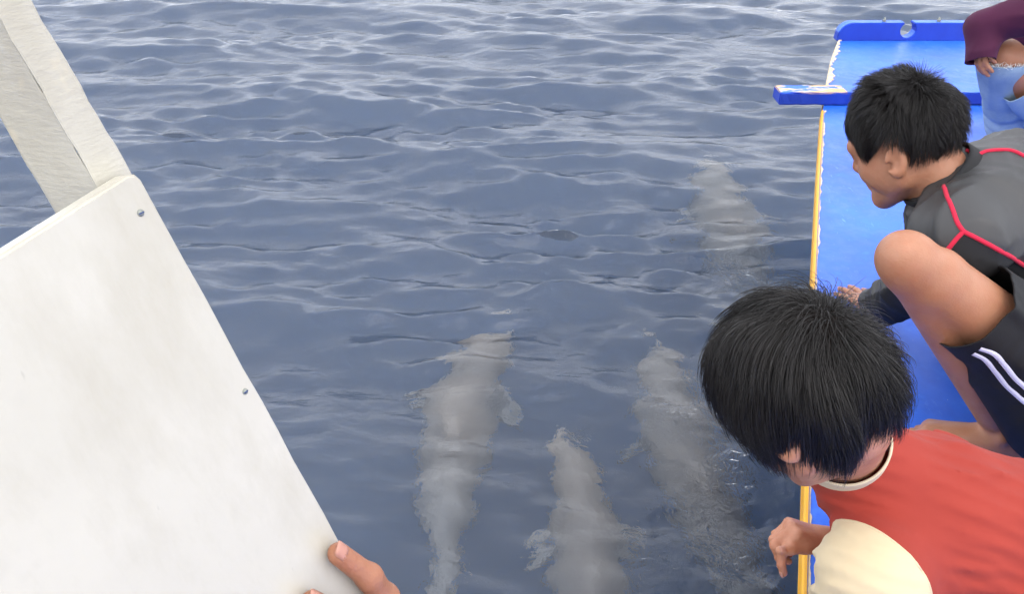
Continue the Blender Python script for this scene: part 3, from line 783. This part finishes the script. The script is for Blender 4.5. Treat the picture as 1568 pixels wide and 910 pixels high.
# post: angle timber standing behind the panel, rising out of view
post = bpy.data.objects.new('roof_post', None); COL.objects.link(post)
tag(post, 'worn off-white angled wooden post rising behind the white panel', 'post')
def post_strip(name, l0, l1, r0, r1, dl, dr, thk2, seed, ext0=.6, ext1=5.0):
    """a board lying against the back of the panel, edges at given distances behind it, extended along its own length"""
    A0, A1 = in_panel(*l0, dl), in_panel(*l1, dl); B0, B1 = in_panel(*r0, dr), in_panel(*r1, dr)
    dA, dB = A1-A0, B1-B0; rows = []; rg = np.random.RandomState(seed); n = 60
    nn = nrm(np.cross(dA, B0-A0)); 
    if nn@(CAM-A0) < 0: nn = -nn
    ex = nrm((A0+B0+A1+B1)/4 - CAM)
    V = []
    for i in range(n+1):
        t = -ext0 + (ext1+ext0)*i/n
        w1, w2 = .0004*math.sin(i*1.3+seed)+.0003*math.sin(i*3.1), .0004*math.sin(i*1.1+2*seed)+.0003*math.sin(i*2.7)
        a = A0 + dA*t + nrm(B0-A0)*w1; b = B0 + dB*t + nrm(B0-A0)*w2
        V += [a, b, b + ex*thk2, a + ex*thk2]
    Fc = [(4*i+k, 4*i+(k+1) % 4, 4*i+4+(k+1) % 4, 4*i+4+k) for i in range(n) for k in range(4)] + [(3, 2, 1, 0), tuple(4*n+k for k in range(4))]
    bm = bmesh.new(); me = mesh(name, V, Fc); bm.from_mesh(me); bmesh.ops.recalc_face_normals(bm, faces=bm.faces); bm.to_mesh(me); bm.free()
    o = link(name, me, POST, post, smooth=False)
    bv = o.modifiers.new('edge', 'BEVEL'); bv.width = .0015; bv.segments = 2
    return o
post_strip('front_face', (150, 290), (0, 30), (197, 258), (48, 0), .0135, .0135, .018, 3)
post_strip('side_face', (88, 332), (-62, 75), (151.5, 289), (1.5, 29), .050, .0145, .010, 4)

# ================================================================== DOLPHINS
def m_dolphin():
    m = M('dolphin_skin'); tcn = m.n('ShaderNodeTexCoord'); sx = m.n('ShaderNodeSeparateXYZ'); m.l(tcn.outputs['Object'], sx.inputs[0])
    n1 = m.noise(5, 5, tcn.outputs['Object'])
    f = m.math('ADD', sx.outputs['Z'], m.math('MULTIPLY', m.math('SUBTRACT', n1, .5), .06))
    col = m.ramp(m.math('ADD', m.math('MULTIPLY', f, 3.0), .5), [(.20, (.52, .42, .34)), (.42, (.43, .345, .275)), (.62, (.37, .29, .225)), (.9, (.34, .265, .20))]
)
    col = m.mix(m.ramp(m.math('ABSOLUTE', sx.outputs['X']), [(.125, (0, 0, 0)), (.15, (1, 1, 1))]), col, (.33, .26, .20))
    col = m.mix(m.ramp(m.noise(3.5, 5, tcn.outputs['Object'], .6), [(.45, (0, 0, 0)), (.65, (.6, .6, .6))]), col, (.25, .195, .15))
    return m.bsdf(col, .5)
DOLPH = m_dolphin()
def dolphin_mesh():
    # nose at +Y, back at +Z, length about 1.5
    P = []
    sp = [(.78, -.012, .012), (.70, -.008, .020), (.655, -.004, .030), (.62, .0, .058), (.56, .012, .082), (.45, .012, .108), (.28, .010, .130), (.10, .006, .138), (-.10, .004, .124), (-.30, .002, .092), (-.48, .0, .058), (-.62, -.004, .034), (-.72, -.006, .024)]
    for (y0, z0, r0), (y1, z1, r1) in zip(sp[:-1], sp[1:]): P.append(cap((0, y0, z0), (0, y1, z1), r0, r1, .04))
    P.append(sph((0, .585, .022), .066, .04))
    I = np.eye(3)
    def fin(c, ang_z, ang_x, r, k=.025, ay=0):
        Rm = np.array((Matrix.Rotation(ang_z, 3, 'Z')@Matrix.Rotation(ay, 3, 'Y')@Matrix.Rotation(ang_x, 3, 'X'))); return ell(c, Rm, r, k)
    # dorsal fin swept back
    P += [cap((0, .08, .10), (0, -.06, .155), .018, .009, .10), cap((0, -.02, .12), (0, -.10, .158), .009, .008, .09)]
    for q in (-1, 1):
        for t in range(4):
            P.append(cap((q*.10, .34-.028*t, -.045), (q*(.195+.010*t), .235-.018*t, -.085), .020, .012, .02))
            P.append(cap((q*.01, -.70-.022*t, -.006), (q*(.215-.045*t), -.84-.004*t, -.006), .017, .011, .02))
    P += [ell((0, .545, .092), I, (.014, .008, .010), .006, True), sph((.078, .585, -.008), .007, .004), sph((-.078, .585, -.008), .007, .004)]
    V, Q = sdf_surface(P, .010); V = relax(V, Q, 2)
    return V, Q
DV, DQ = dolphin_mesh()
def dolphin(nose_px, tail_px, dn, dt, label, length, width=1.0, bend=0.0, roll=0.0):
    a = WTR(*nose_px, dn); b = WTR(*tail_px, dt); ax = nrm(a-b)
    L = length/1.60; W = DV.copy()
    W[:, 0] += bend*(W[:, 1]**2)*np.sign(1) - bend*.25
    me = mesh_fast('dolphin', W*np.array([L*width, L, L*width]), DQ)
    o = link('dolphin', me, DOLPH)
    R = np.cross(ax, [0, 0, 1]); R = nrm(R); Up = np.cross(R, ax)
    mt = Matrix((( R[0], ax[0], Up[0]), (R[1], ax[1], Up[1]), (R[2], ax[2], Up[2])))@Matrix.Rotation(roll, 3, 'Y')
    cpos = a - ax*.79*L
    o.matrix_world = Matrix.Translation(Vector(cpos))@mt.to_4x4()
    tag(o, label, 'dolphin', 'dolphins swimming at the bow')
    return o
dolphin((760, 470), (665, 900), .40, .50, 'leftmost pale grey dolphin under water, whole body and tail in view', 1.66, .98, .20)
dolphin((868, 640), (905, 1010), .36, .48, 'pale grey dolphin cut by the bottom edge between two others', 1.6, .82, -.08)
dolphin((990, 508), (1110, 830), .40, .52, 'grey dolphin just left of the head of the boy in red', 1.65, 1.0, .06)
dolphin((1082, 240), (1180, 520), .48, .58, 'farthest dolphin, faint beneath ripples beside the deck edge', 1.75, 1.15, 0)

# ================================================================== PEOPLE
def limb(a, b, c, r, k=.015): return [cap(a, b, r[0], r[1], k), cap(b, c, r[2], r[3], k)]

# ---- boy in red shirt
def boy_red():
    s = .875
    C = U(1236, 598, .885); fr = frame((-.40, .66, -.64), (-.44, .26, .86))
    R, Fd, Ud = fr
    nb = U(1290, 678, .99)
    shL, shR = U(1336, 880, .98), U(1438, 735, 1.19)
    up = U(1425, 800, 1.09); mid = U(1580, 850, 1.09); pel = U(1745, 905, 1.10)
    elL, wrL = U(1300, 955, 1.12), U(1268, 830, 1.165)
    P = head_prims(C, fr, s)
    nk = C + s*(-.034*Fd - .050*Ud); nkd0 = nrm(nk - nb)
    P += [cap(nk, nb, .041, .044, .02), cap(nb, nb - nkd0*.06, .038, .030, .02), cap(nb - nkd0*.06, up, .030, .060, .02), cap(up, mid, .080, .080, .03), cap(mid, pel, .080, .092, .03),
          cap(shL, shR, .024, .026, .01)]
    P += limb(shL, elL, wrL, (.032, .029, .028, .020))
    fdir = U(1203, 806, 1.15) - wrL
    hp, tips = hand_prims(wrL, fdir, np.array([-.1, .35, 1.0]), -1, [(1.25, .75, .35), (1.2, 1.2, .7), (1.2, 1.3, .7), (1.15, 1.3, .8)], .74,
                          thumb=((1.0, .30), (.30, .1)), thumbcurl=(.0, .0))
    P += hp
    # far arm rests on the deck, legs folded under
    elR = shR + np.array([.09, -.02, -.11]); wrR = np.array([elR[0]-.10, elR[1]+.03, DECK_Z+.05]); P += limb(shR, elR, wrR, (.036, .030, .028, .020))
    hp2, _ = hand_prims(wrR, (-1, .2, -.15), (0, 0, 1), -1, [(.1, .1, .1)]*4, .70); P += hp2
    legs = []
    for q, y in ((0, .60), (1, .86)):
        hip = pel + np.array([-.02, (-.075, .075)[q], -.03]); kn = np.array([.60, y-.02, DECK_Z+.075]); an = np.array([.90, y, DECK_Z+.062])
        legs.append((hip, kn)); P += limb(hip, kn, an, (.072, .052, .050, .030)); P += foot_prims(an, (1, 0, 0), .8, 1)
    V, Q = sdf_surface(P, .0034); V = relax(V, Q, 2)
    b = link('person', mesh_fast('person', V, Q), SKIN_B)
    tag(b, 'boy in red shirt with cream sleeves leaning over the yellow deck edge', 'person')
    nails(tips[:1] + tips[4:], b, .74)
    hair_mesh('hair', C, fr, s, b, 30000, .072, (.20, -.70, .69), lift=.085, swirl=.50, grav=.36, hl=(.16, -.56, -.97), clump=.5, seed=4, capth=.075, rstr=.00028, jitter=.17)
    # shirt: one cloth surface, sleeve panels split off at the armholes
    ax = mid - up; nkd = nrm(nk - nb)
    T = [cap(nb - nkd*.048, up, .052, .088, .03), cap(up, mid, .098, .099, .03), cap(mid, pel, .099, .108, .03), cap(shL, shR, .040, .040, .03),
         cap(shL, up, .040, .082, .05), cap(shR, up, .044, .08, .04)]
    arms = []
    for s0, e0 in ((shL, elL), (shR, elR)):
        dd = nrm(e0 - s0); ln = np.linalg.norm(e0 - s0); inn = nrm(up - s0); arms.append((s0, dd, ln, inn))
        T.append(cap(s0, s0 + dd*ln*.95, .042, .047, .03))
    fo = folds(5, .0055, 58, axis=ax + .35*(shR-shL), warp=.7); fo2 = folds(9, .0020, 115, axis=ax, warp=.7)
    V, Q = sdf_surface(T, .0040, lambda Pq: fo(Pq) + fo2(Pq), .006); V = relax(V, Q, 2)
    bm = clip_mesh(V, Q, [(s0 + dd*ln*.84, dd, s0 + dd*ln*1.0, .09) for s0, dd, ln, inn in arms])
    sides = []
    for s0, dd, ln, inn in arms:
        pn = nrm(inn - dd*.45); c0 = s0 + (inn*.020 if s0 is shL else dd*.075); ct = Vector(s0 + dd*.05 - inn*.02); R_ = .135
        fs = [f for f in bm.faces if (f.calc_center_median()-ct).length < R_ + .01]
        bmesh.ops.bisect_plane(bm, geom=list({v for f in fs for v in f.verts}) + list({e for f in fs for e in f.edges}) + fs, plane_co=Vector(c0), plane_no=Vector(pn), dist=1e-5)
        sides.append((c0, pn, ct, R_))
    def part_of(f):
        c = f.calc_center_median()
        for k_, (c0, pn, ct, R_) in enumerate(sides):
            if (c-ct).length < R_ and (c-Vector(c0)).dot(Vector(pn)) < 0: return k_
        return 2
    bmesh.ops.recalc_face_normals(bm, faces=bm.faces)
    lab = np.array([part_of(f) for f in bm.faces])
    for k_ in (2, 0, 1):
        b2 = bm.copy(); bmesh.ops.delete(b2, geom=[f for f, l_ in zip(list(b2.faces), lab) if l_ != k_], context='FACES')
        if k_ < 2:
            c0, pn, ct, R_ = sides[k_]
            lp = [np.array(v.co) for v in b2.verts if v.is_boundary and abs((np.array(v.co) - c0)@pn) < 1e-3]
        o = from_bm(('sleeve', 'sleeve', 'shirt')[k_], b2, CREAM if k_ < 2 else RED, b)
        md = o.modifiers.new('thickness', 'SOLIDIFY'); md.thickness = .0025; md.offset = 0
        if k_ < 2 and len(lp) > 12:          # stitched seam round the armhole
            lp = np.array(lp); ce = lp.mean(0); eu = nrm(lp[0] - ce); eu = nrm(eu - pn*(eu@pn)); ev = np.cross(pn, eu)
            an_ = np.arctan2((lp-ce)@ev, (lp-ce)@eu); rr_ = np.linalg.norm(lp-ce, axis=1); o_ = np.argsort(an_)
            th_ = np.linspace(-math.pi, math.pi, 61); rr_ = np.interp(th_, an_[o_], rr_[o_], period=2*math.pi)
            ring = [ce + (r_ + .0003)*(math.cos(t)*eu + math.sin(t)*ev) for t, r_ in zip(th_, rr_)]
            V, Fc = tube(ring, .0019, 8); link('seam', mesh('seam', V, Fc), CREAM, o)
    bm.free()
    # ribbed collar
    bk = nrm(up - nb); cn = nrm(nkd - .30*bk)
    garment('collar', [cap(nb - nkd*.06, nb + nkd*.07, .0515, .0455, .01)], [COLLAR], b, .0035, .003, None,
            [(nb + nkd*.016, cn, nb + nkd*.08, .12), (nb - nkd*.04, -nkd, nb - nkd*.08, .09)], thick=.003)
    sp_ = [cap(h, h*.3+k*.7, .082, .074, .02) for h, k in legs]
    sp_.append(cap(pel - nrm(pel-mid)*.03, pel + nrm(pel-mid)*.02, .100, .104, .03))
    garment('shorts', sp_, [BLACK], b, .006, .004, folds(3, .005, 110), [])
    return b
boy_red()

# ---- boy in black jacket
def boy_black():
    s = .91
    C = U(1382, 213, 1.45); fr = frame((-.60, .62, -.50), (-.30, .14, .94)); R, Fd, Ud = fr
    nb = U(1455, 285, 1.45)
    shL, shR = U(1474, 362, 1.36), U(1545, 262, 1.60)
    up = U(1520, 340, 1.47); mid = U(1640, 420, 1.47); pel = U(1735, 520, 1.48)
    kn, an = U(1396, 403, 1.27), U(1528, 668, 1.475); an[2] = DECK_Z + .060
    hip = U(1650, 590, 1.37)
    P = head_prims(C, fr, s)
    nk = C + s*(-.028*Fd - .060*Ud)
    P += [cap(nk, nb, .046, .050, .02), cap(nb, up, .05, .08, .03), cap(up, mid, .095, .092, .03), cap(mid, pel, .092, .10, .03), cap(shL, shR, .042, .042, .03)]
    # near leg
    sh_d = an - kn; calf = kn + sh_d*.36 + np.array([.028, 0, .012])
    P += [cap(hip, kn + (hip-kn)*.12, .054, .047, .006), cap(kn + (hip-kn)*.12, kn + sh_d*.04, .047, .043, .010), sph(kn + nrm(kn-hip)*.014 + np.array([-.002, -.002, .002]), .042, .025), sph(kn + sh_d*.13 + nrm(kn-hip)*.020, .022, .02),
          cap(kn + sh_d*.03, kn + sh_d*.90, .042, .028, .008), cap(kn + sh_d*.22 + np.array([.008, .01, -.006]), calf + sh_d*.2 + np.array([-.012, .01, -.01]), .036, .034, .008)]
    P += foot_prims(an, (-1.0, .36, 0), .88, -1)
    # far leg
    hip2 = U(1740, 470, 1.55); kn2 = U(1500, 478, 1.70); kn2[2] = DECK_Z+.065; an2 = kn2 + np.array([.34, .03, 0]); an2[2] = DECK_Z+.06
    P += limb(hip2, kn2, an2, (.074, .052, .048, .030)) + foot_prims(an2, (1, .1, 0), .88, 1)
    # near arm down to the deck
    wrL = G(1342, 474, DECK_Z + .045); elL = U(1425, 425, 1.57)
    P += limb(shL, elL, wrL, (.042, .034, .031, .022))
    fd = G(1294, 418) - G(1342, 474)
    hp, tips = hand_prims(wrL, np.array([fd[0], fd[1], -.035]), (0, 0, 1), 1, [(.02, .10, .10), (.0, .1, .1), (.0, .1, .1), (.0, .1, .1)], .82, spread=.22, thumb=((.7, .2), (.8, .1)), thumbcurl=(.1, .1)); P += hp
    # far arm
    elR = U(1640, 340, 1.80); wrR = np.array([elR[0]-.02, elR[1]+.03, DECK_Z+.06])
    P += limb(shR, elR, wrR, (.042, .034, .031, .022)); hp2, _ = hand_prims(wrR, (-.5, .8, -.1), (0, 0, 1), -1, [(.1, .1, .1)]*4, .82); P += hp2
    V, Q = sdf_surface(P, .0034); V = relax(V, Q, 2)
    b = link('person', mesh_fast('person', V, Q), SKIN_A)
    tag(b, 'boy in black jacket with crimson piping squatting with one knee raised', 'person')
    nails(tips[:4], b, .82)
    hair_mesh('hair', C, fr, s, b, 24000, .041, (0, -.62, .78), lift=.075, swirl=.3, grav=.06, hl=(.54, .16, -.44), clump=.6, seed=8, capth=.06, rstr=.00028, spike=.40, spike_dir=(0, -.35, .94), jitter=.2)
    nkd = nrm(nk - nb); T = [cap(nb - nkd*.04, up, .068, .092, .05), cap(up, mid, .108, .104, .03), cap(mid, pel, .104, .112, .03), cap(shL, shR, .050, .050, .07), cap(shL, up, .05, .095, .07), cap(shR, up, .05, .095, .07)]
    T += limb(shL, elL, wrL, (.054, .046, .044, .034), .02) + limb(shR, elR, wrR, (.054, .046, .044, .034), .02)
    dl = nrm(wrL - elL); dr = nrm(wrR - elR)
    fo = folds(15, .0050, 42, axis=mid-up, warp=.6); f2 = folds(21, .0010, 110)
    seam = np.array([(1300, 470), (1440, 400), (1462, 372), (1476, 356), (1500, 370), (1568, 405), (1900, 560)], float)
    def matfn(Cf):
        p = pix(Cf); ys = np.interp(p[:, 0], seam[:, 0], seam[:, 1]); return (p[:, 1] > ys).astype(int)
    jk = garment('jacket', T, [BLACK, BLACK2], b, .0042, .006, lambda Pq: fo(Pq) + f2(Pq),
                 [(wrL - dl*.012, dl, wrL + dl*.03, .075), (wrR - dr*.012, dr, wrR + dr*.03, .075)], matfn=matfn)
    tree = bvh(jk)
    for line in ([(1446, 286), (1450, 300), (1459, 322), (1466, 342), (1475, 355), (1490, 362), (1515, 375), (1545, 392), (1566, 405), (1590, 420), (1620, 436)],
                 [(1475, 355), (1468, 362), (1460, 371), (1452, 381), (1440, 395)],
                 [(1480, 231), (1490, 236), (1497, 239), (1508, 233), (1525, 231), (1545, 231), (1558, 235), (1575, 245)]):
        dense = []
        for a, c in zip(line[:-1], line[1:]):
            for t in np.linspace(0, 1, 6, endpoint=False): dense.append((a[0]+(c[0]-a[0])*t, a[1]+(c[1]-a[1])*t))
        hit = on_surface(tree, dense, .0015)
        if len(hit) > 3:
            pts = np.array([h[0] for h in hit]); 
            for _ in range(3): pts[1:-1] = .5*pts[1:-1] + .25*(pts[:-2]+pts[2:])
            V, Fc = tube(list(pts), .0036, 8); link('piping', mesh('piping', V, Fc), PIPE, jk)
    # stand-up collar
    V, Fc = [], []; u = nrm(np.cross(nkd, [.3, 1, .2])); v = np.cross(nkd, u); nn = 44
    for i in range(nn):
        a = 2*math.pi*i/nn; e = u*math.cos(a) + v*math.sin(a)
        for rr, hh in [(.078, -.012), (.073, .010), (.069, .030), (.067, .038), (.064, .037), (.064, .022), (.068, .0)]: V.append(nb + e*rr + nkd*hh)
    Fc = [(i*7+k, i*7+(k+1) % 7, ((i+1) % nn)*7+(k+1) % 7, ((i+1) % nn)*7+k) for i in range(nn) for k in range(7)]
    link('collar', mesh('collar', V, Fc), BLACK2, jk)
    # loose shorts
    _sf1 = folds(31, .0045, 55, axis=kn-hip, warp=.6); _sf2 = folds(32, .0008, 120)
    td = nrm(kn - hip); end = hip + td*(np.linalg.norm(kn-hip)*.66)
    Sh = [cap(hip - td*.05, end + td*.05, .080, .064, .02), cap(hip + np.array([-.02, -.01, -.07]), end - td*.05 + np.array([.035, .0, -.085]), .070, .045, .03),
          cap(hip2, hip2 + (kn2-hip2)*.5, .085, .07, .02), cap(pel, hip, .10, .09, .03), cap(pel, hip2, .10, .09, .03)]
    td2 = nrm(kn2-hip2)
    so_ = garment('shorts', Sh, [BLACK2], b, .0045, .005, (lambda Pq: _sf1(Pq) + _sf2(Pq)),
                  [(end, td, end + td*.06, .2), (hip2 + (kn2-hip2)*.45, td2, hip2 + (kn2-hip2)*.45 + td2*.06, .14)])
    tree = bvh(so_)
    for dx in (0, 15):
        line = [(1490+dx*.7, 541-dx*.5), (1508+dx, 549-dx*.55), (1522+dx, 566-dx*.6), (1540+dx, 590-dx*.65), (1568+dx, 615-dx*.7), (1600+dx, 640-dx*.7)]
        dense = []
        for a, c in zip(line[:-1], line[1:]):
            for t in np.linspace(0, 1, 6, endpoint=False): dense.append((a[0]+(c[0]-a[0])*t, a[1]+(c[1]-a[1])*t))
        hit = on_surface(tree, dense, .001)
        if len(hit) > 3:
            pts = np.array([h[0] for h in hit]); ns = np.array([h[1] for h in hit])
            for _ in range(4): 
                pts[1:-1] = .5*pts[1:-1] + .25*(pts[:-2]+pts[2:]); ns[1:-1] = .5*ns[1:-1] + .25*(ns[:-2]+ns[2:])
            V, Fc = ribbon(pts, [nrm(q) for q in ns], .0095, .0010); link('stripe', mesh('stripe', V, Fc), STRIPE, so_)
    return b
boy_black()

# ---- person in jeans at the right edge
def person_jeans():
    kn = U(1537, 90, 2.20); an = U(1552, 224, 2.55); an[2] = DECK_Z + .064
    hip = kn + np.array([.42, .02, -.28]); pel = hip + np.array([.06, .10, .02]); hip2 = pel + np.array([.02, .12, -.02])
    up = pel + np.array([-.06, .02, .36]); nb = up + np.array([-.06, .0, .12]); C = nb + np.array([-.08, 0, .17])
    fr = frame((-.95, .15, -.25), (-.15, 0, 1)); s = 1.0
    P = head_prims(C, fr, s)
    P += [cap(C + np.array([.02, 0, -.06]), nb, .050, .054, .02), cap(nb, up, .06, .10, .03), cap(up, pel, .115, .12, .03)]
    shL, shR = up + np.array([-.02, -.17, .08]), up + np.array([-.02, .17, .08]); P.append(cap(shL, shR, .05, .05, .03))
    shd = an - kn
    P += [cap(hip, kn, .072, .050, .01), cap(kn, kn+shd*.9, .046, .034, .01), sph(kn + nrm(kn-hip)*.008, .046, .01), cap(kn+shd*.25+np.array([.02, 0, 0]), kn+shd*.5+np.array([.012, 0, 0]), .040, .036, .01)]
    P += foot_prims(an, (-.85, -.40, 0), .95, -1)
    kn2 = kn + np.array([.34, .26, -.05]); an2 = np.array([an[0]+.30, an[1]+.22, DECK_Z+.064])
    P += limb(hip2, kn2, an2, (.085, .060, .054, .034)) + foot_prims(an2, (-1, .2, 0), 1.0, 1)
    # arm wrapped round the knee
    el = U(1625, 6, 2.04); wr = U(1506, 40, 2.15)
    P += limb(shL, el, wr, (.047, .038, .036, .026))
    hp, tips = hand_prims(wr, U(1502, 100, 2.15) - wr, np.array([-1, -.25, .15]), 1, [(.25, .45, .3)]*4, .72, spread=.02, thumb=((.9, .2), (.3, .1)), thumbcurl=(.2, .2)); P += hp
    el2 = shR + np.array([-.12, .12, -.22]); wr2 = shR + np.array([.10, .10, -.40])
    P += limb(shR, el2, wr2, (.047, .038, .036, .026)); hp2, _ = hand_prims(wr2, (.2, .1, -1), (.3, 1, 0), -1, [(.3, .3, .2)]*4, .92); P += hp2
    V, Q = sdf_surface(P, .0042); V = relax(V, Q, 2)
    b = link('person', mesh_fast('person', V, Q), SKIN_C)
    tag(b, 'person in torn light blue jeans and maroon sleeve at the right edge', 'person')
    hair_mesh('hair', C, fr, s, b, 5000, .06, (0, -.6, .8), lift=.08, seed=12, capth=.09, rstr=.0006)
    # jeans, torn open over the knee
    td = nrm(kn - hip); J = [cap(kn, kn+shd*.9, .060, .055, .02), cap(kn+shd*.15+np.array([.03, 0, 0]), kn+shd*.5+np.array([.02, 0, 0]), .054, .050, .02)]
    J2 = [cap(hip, hip + (kn-hip)*.95, .090, .066, .02), cap(pel, hip, .12, .10, .03), cap(pel, hip2, .12, .10, .03)] + limb(hip2, kn2, kn2 + (an2-kn2)*.9, (.098, .074, .068, .052), .02)
    fo = folds(44, .003, 70, axis=shd)
    # bunched folds toward the ankle
    sl = np.linalg.norm(shd); sdn = shd/sl
    def dsp(Pq):
        t = ((Pq-kn)@sdn)/sl; bun = np.clip((t-.25)/.5, 0, 1)*np.clip((1.1-t)*4, 0, 1)
        return fo(Pq)*.7 + .008*bun*np.sin(95*((Pq-kn)@nrm(sdn + np.array([.25, .1, .2]))) + 2.2*np.sin(18*(Pq@np.array([1, .6, 0]))))
    kt = kn + np.array([0, 0, .004])
    jo = garment('jeans_leg', J, [DENIM], b, .0045, .004, dsp, [(an + np.array([0, 0, .05]), (0, 0, -1.0), an, .12), (kt, (-.12, -.10, .98), kt + np.array([0, 0, .06]), .16)])
    garment('jeans', J2, [DENIM], b, .006, .004, fo, [(hip + (kn-hip)*.84, td, hip + (kn-hip)*.98, .14), (an2 + np.array([0, 0, .05]), (0, 0, -1.0), an2, .10)])
    # frayed threads along the tear
    me = jo.data; bm = bmesh.new(); bm.from_mesh(me); V, Fc = [], []; rg = np.random.RandomState(2)
    for e in bm.edges:
        if e.is_boundary:
            c = np.array((e.verts[0].co + e.verts[1].co)/2)
            if np.linalg.norm(c - kt) < .11:
                for q in range(2):
                    p0 = c + rg.randn(3)*.001; d_ = nrm(rg.randn(3)*.6 + np.array([-.2, -.2, .5])); 
                    v, f = tube([p0 - d_*.002, p0 + d_*.005, p0 + d_*.009 + rg.randn(3)*.003], [.0006, .0005, .0003], 4); Fc += [tuple(i+len(V) for i in ff) for ff in f]; V += v
    bm.free()
    if V: 
        fm = M('frayed_thread'); fm.bsdf((.74, .74, .70), .9)
        tag(link('frayed_threads', mesh('frayed_threads', V, Fc), fm.m, jo), kind='stuff')
    S = [cap(nb, up, .07, .11, .03), cap(up, pel, .128, .130, .03), cap(shL, shR, .06, .06, .03)] + limb(shL, el, wr, (.058, .050, .049, .036), .02) + limb(shR, el2, wr2, (.058, .050, .049, .040), .02)
    dl = nrm(wr - el); d2 = nrm(wr2 - el2); f3 = folds(51, .0035, 60, warp=.6)
    hd = nrm(U(1502, 100, 2.15) - wr)
    lt = np.cross(hd, nrm([-1, -.25, .15])); S += [cap(wr + lt*q*.012, wr + hd*.095 + lt*q*.014, .030, .020, .015) for q in (-1, 1)]
    garment('shirt', S, [MAROON], b, .0048, .004, f3, [(nb + np.array([-.01, 0, .01]), (-.3, 0, 1), nb + np.array([0, 0, .05]), .1), (wr + hd*.088, hd, wr + hd*.14, .08), (wr2 - d2*.01, d2, wr2 + d2*.03, .07), (pel + np.array([0, 0, -.06]), (0, 0, -1.0), pel + np.array([0, 0, -.1]), .2)])
    return b
person_jeans()

# ---- photographer's hand on the panel edge
def holding_hand():
    q1 = in_panel(500, 838); q2 = in_panel(540, 874); q3 = in_panel(585, 918)
    n = nP; r = .0100
    P = []
    def finger(tip, mid_, base, kn_, off):
        a, b_, c_ = in_panel(*tip) + n*.0085, in_panel(*mid_) + n*.0115, in_panel(*base) + n*.006
        k_ = c_ + np.asarray(off)
        P.extend([cap(a, b_, .0073, .0083, .004), cap(b_, c_, .0088, .0095, .005), cap(c_, k_, .0110, .0130, .006)])
        return a, nrm(a-b_), k_
    back = -n
    tips = []
    a, d_, k1 = finger((503, 845), (546, 880), (578, 916), None, -n*.022 + dE*.022 + nrm(q3-q2)*.012); tips.append((a, d_, n, .0088))
    a, d_, k2 = finger((462, 918), (520, 950), (596, 985), None, -n*.024 + dE*.016 + nrm(q3-q2)*.012); tips.append((a, d_, n, .0088))
    a, d_, k3 = finger((470, 985), (535, 1018), (625, 1050), None, -n*.024 + dE*.012 + nrm(q3-q2)*.012)
    a, d_, k4 = finger((500, 1052), (560, 1085), (655, 1115), None, -n*.022 + dE*.008 + nrm(q3-q2)*.010)
    wr = (k1+k4)/2 + dE*.075 - n*.015 + nrm(q3-q2)*.045
    for k_ in (k1, k2, k3, k4): P.append(cap(k_, wr, .0135, .021, .015))
    th0 = wr + (k1-wr)*.35 - n*.02; P += [cap(th0, th0 - dT*-.0 - n*.01 + (k1-wr)*.5, .016, .011, .012), cap(th0 - n*.01 + (k1-wr)*.5, th0 - n*.012 + (k1-wr)*.5 + dT*.03, .0108, .0085, .006)]
    el = np.array([.16, -.10, CAM[2]-.62]); P += [cap(wr, el, .024, .040, .02), cap(el, np.array([.10, -.30, CAM[2]-.32]), .042, .050, .02)]
    V, Q = sdf_surface(P, .0026); V = relax(V, Q, 3)
    o = link('person', mesh_fast('person', V, Q), SKIN_C)
    tag(o, 'hand of the photographer gripping the white panel by its edge', 'person')
    nails([(q + d*.0005, d, nrm(n_ + .9*dE*-1), .0081) for q, d, n_, r_ in tips], o, .85)
holding_hand()
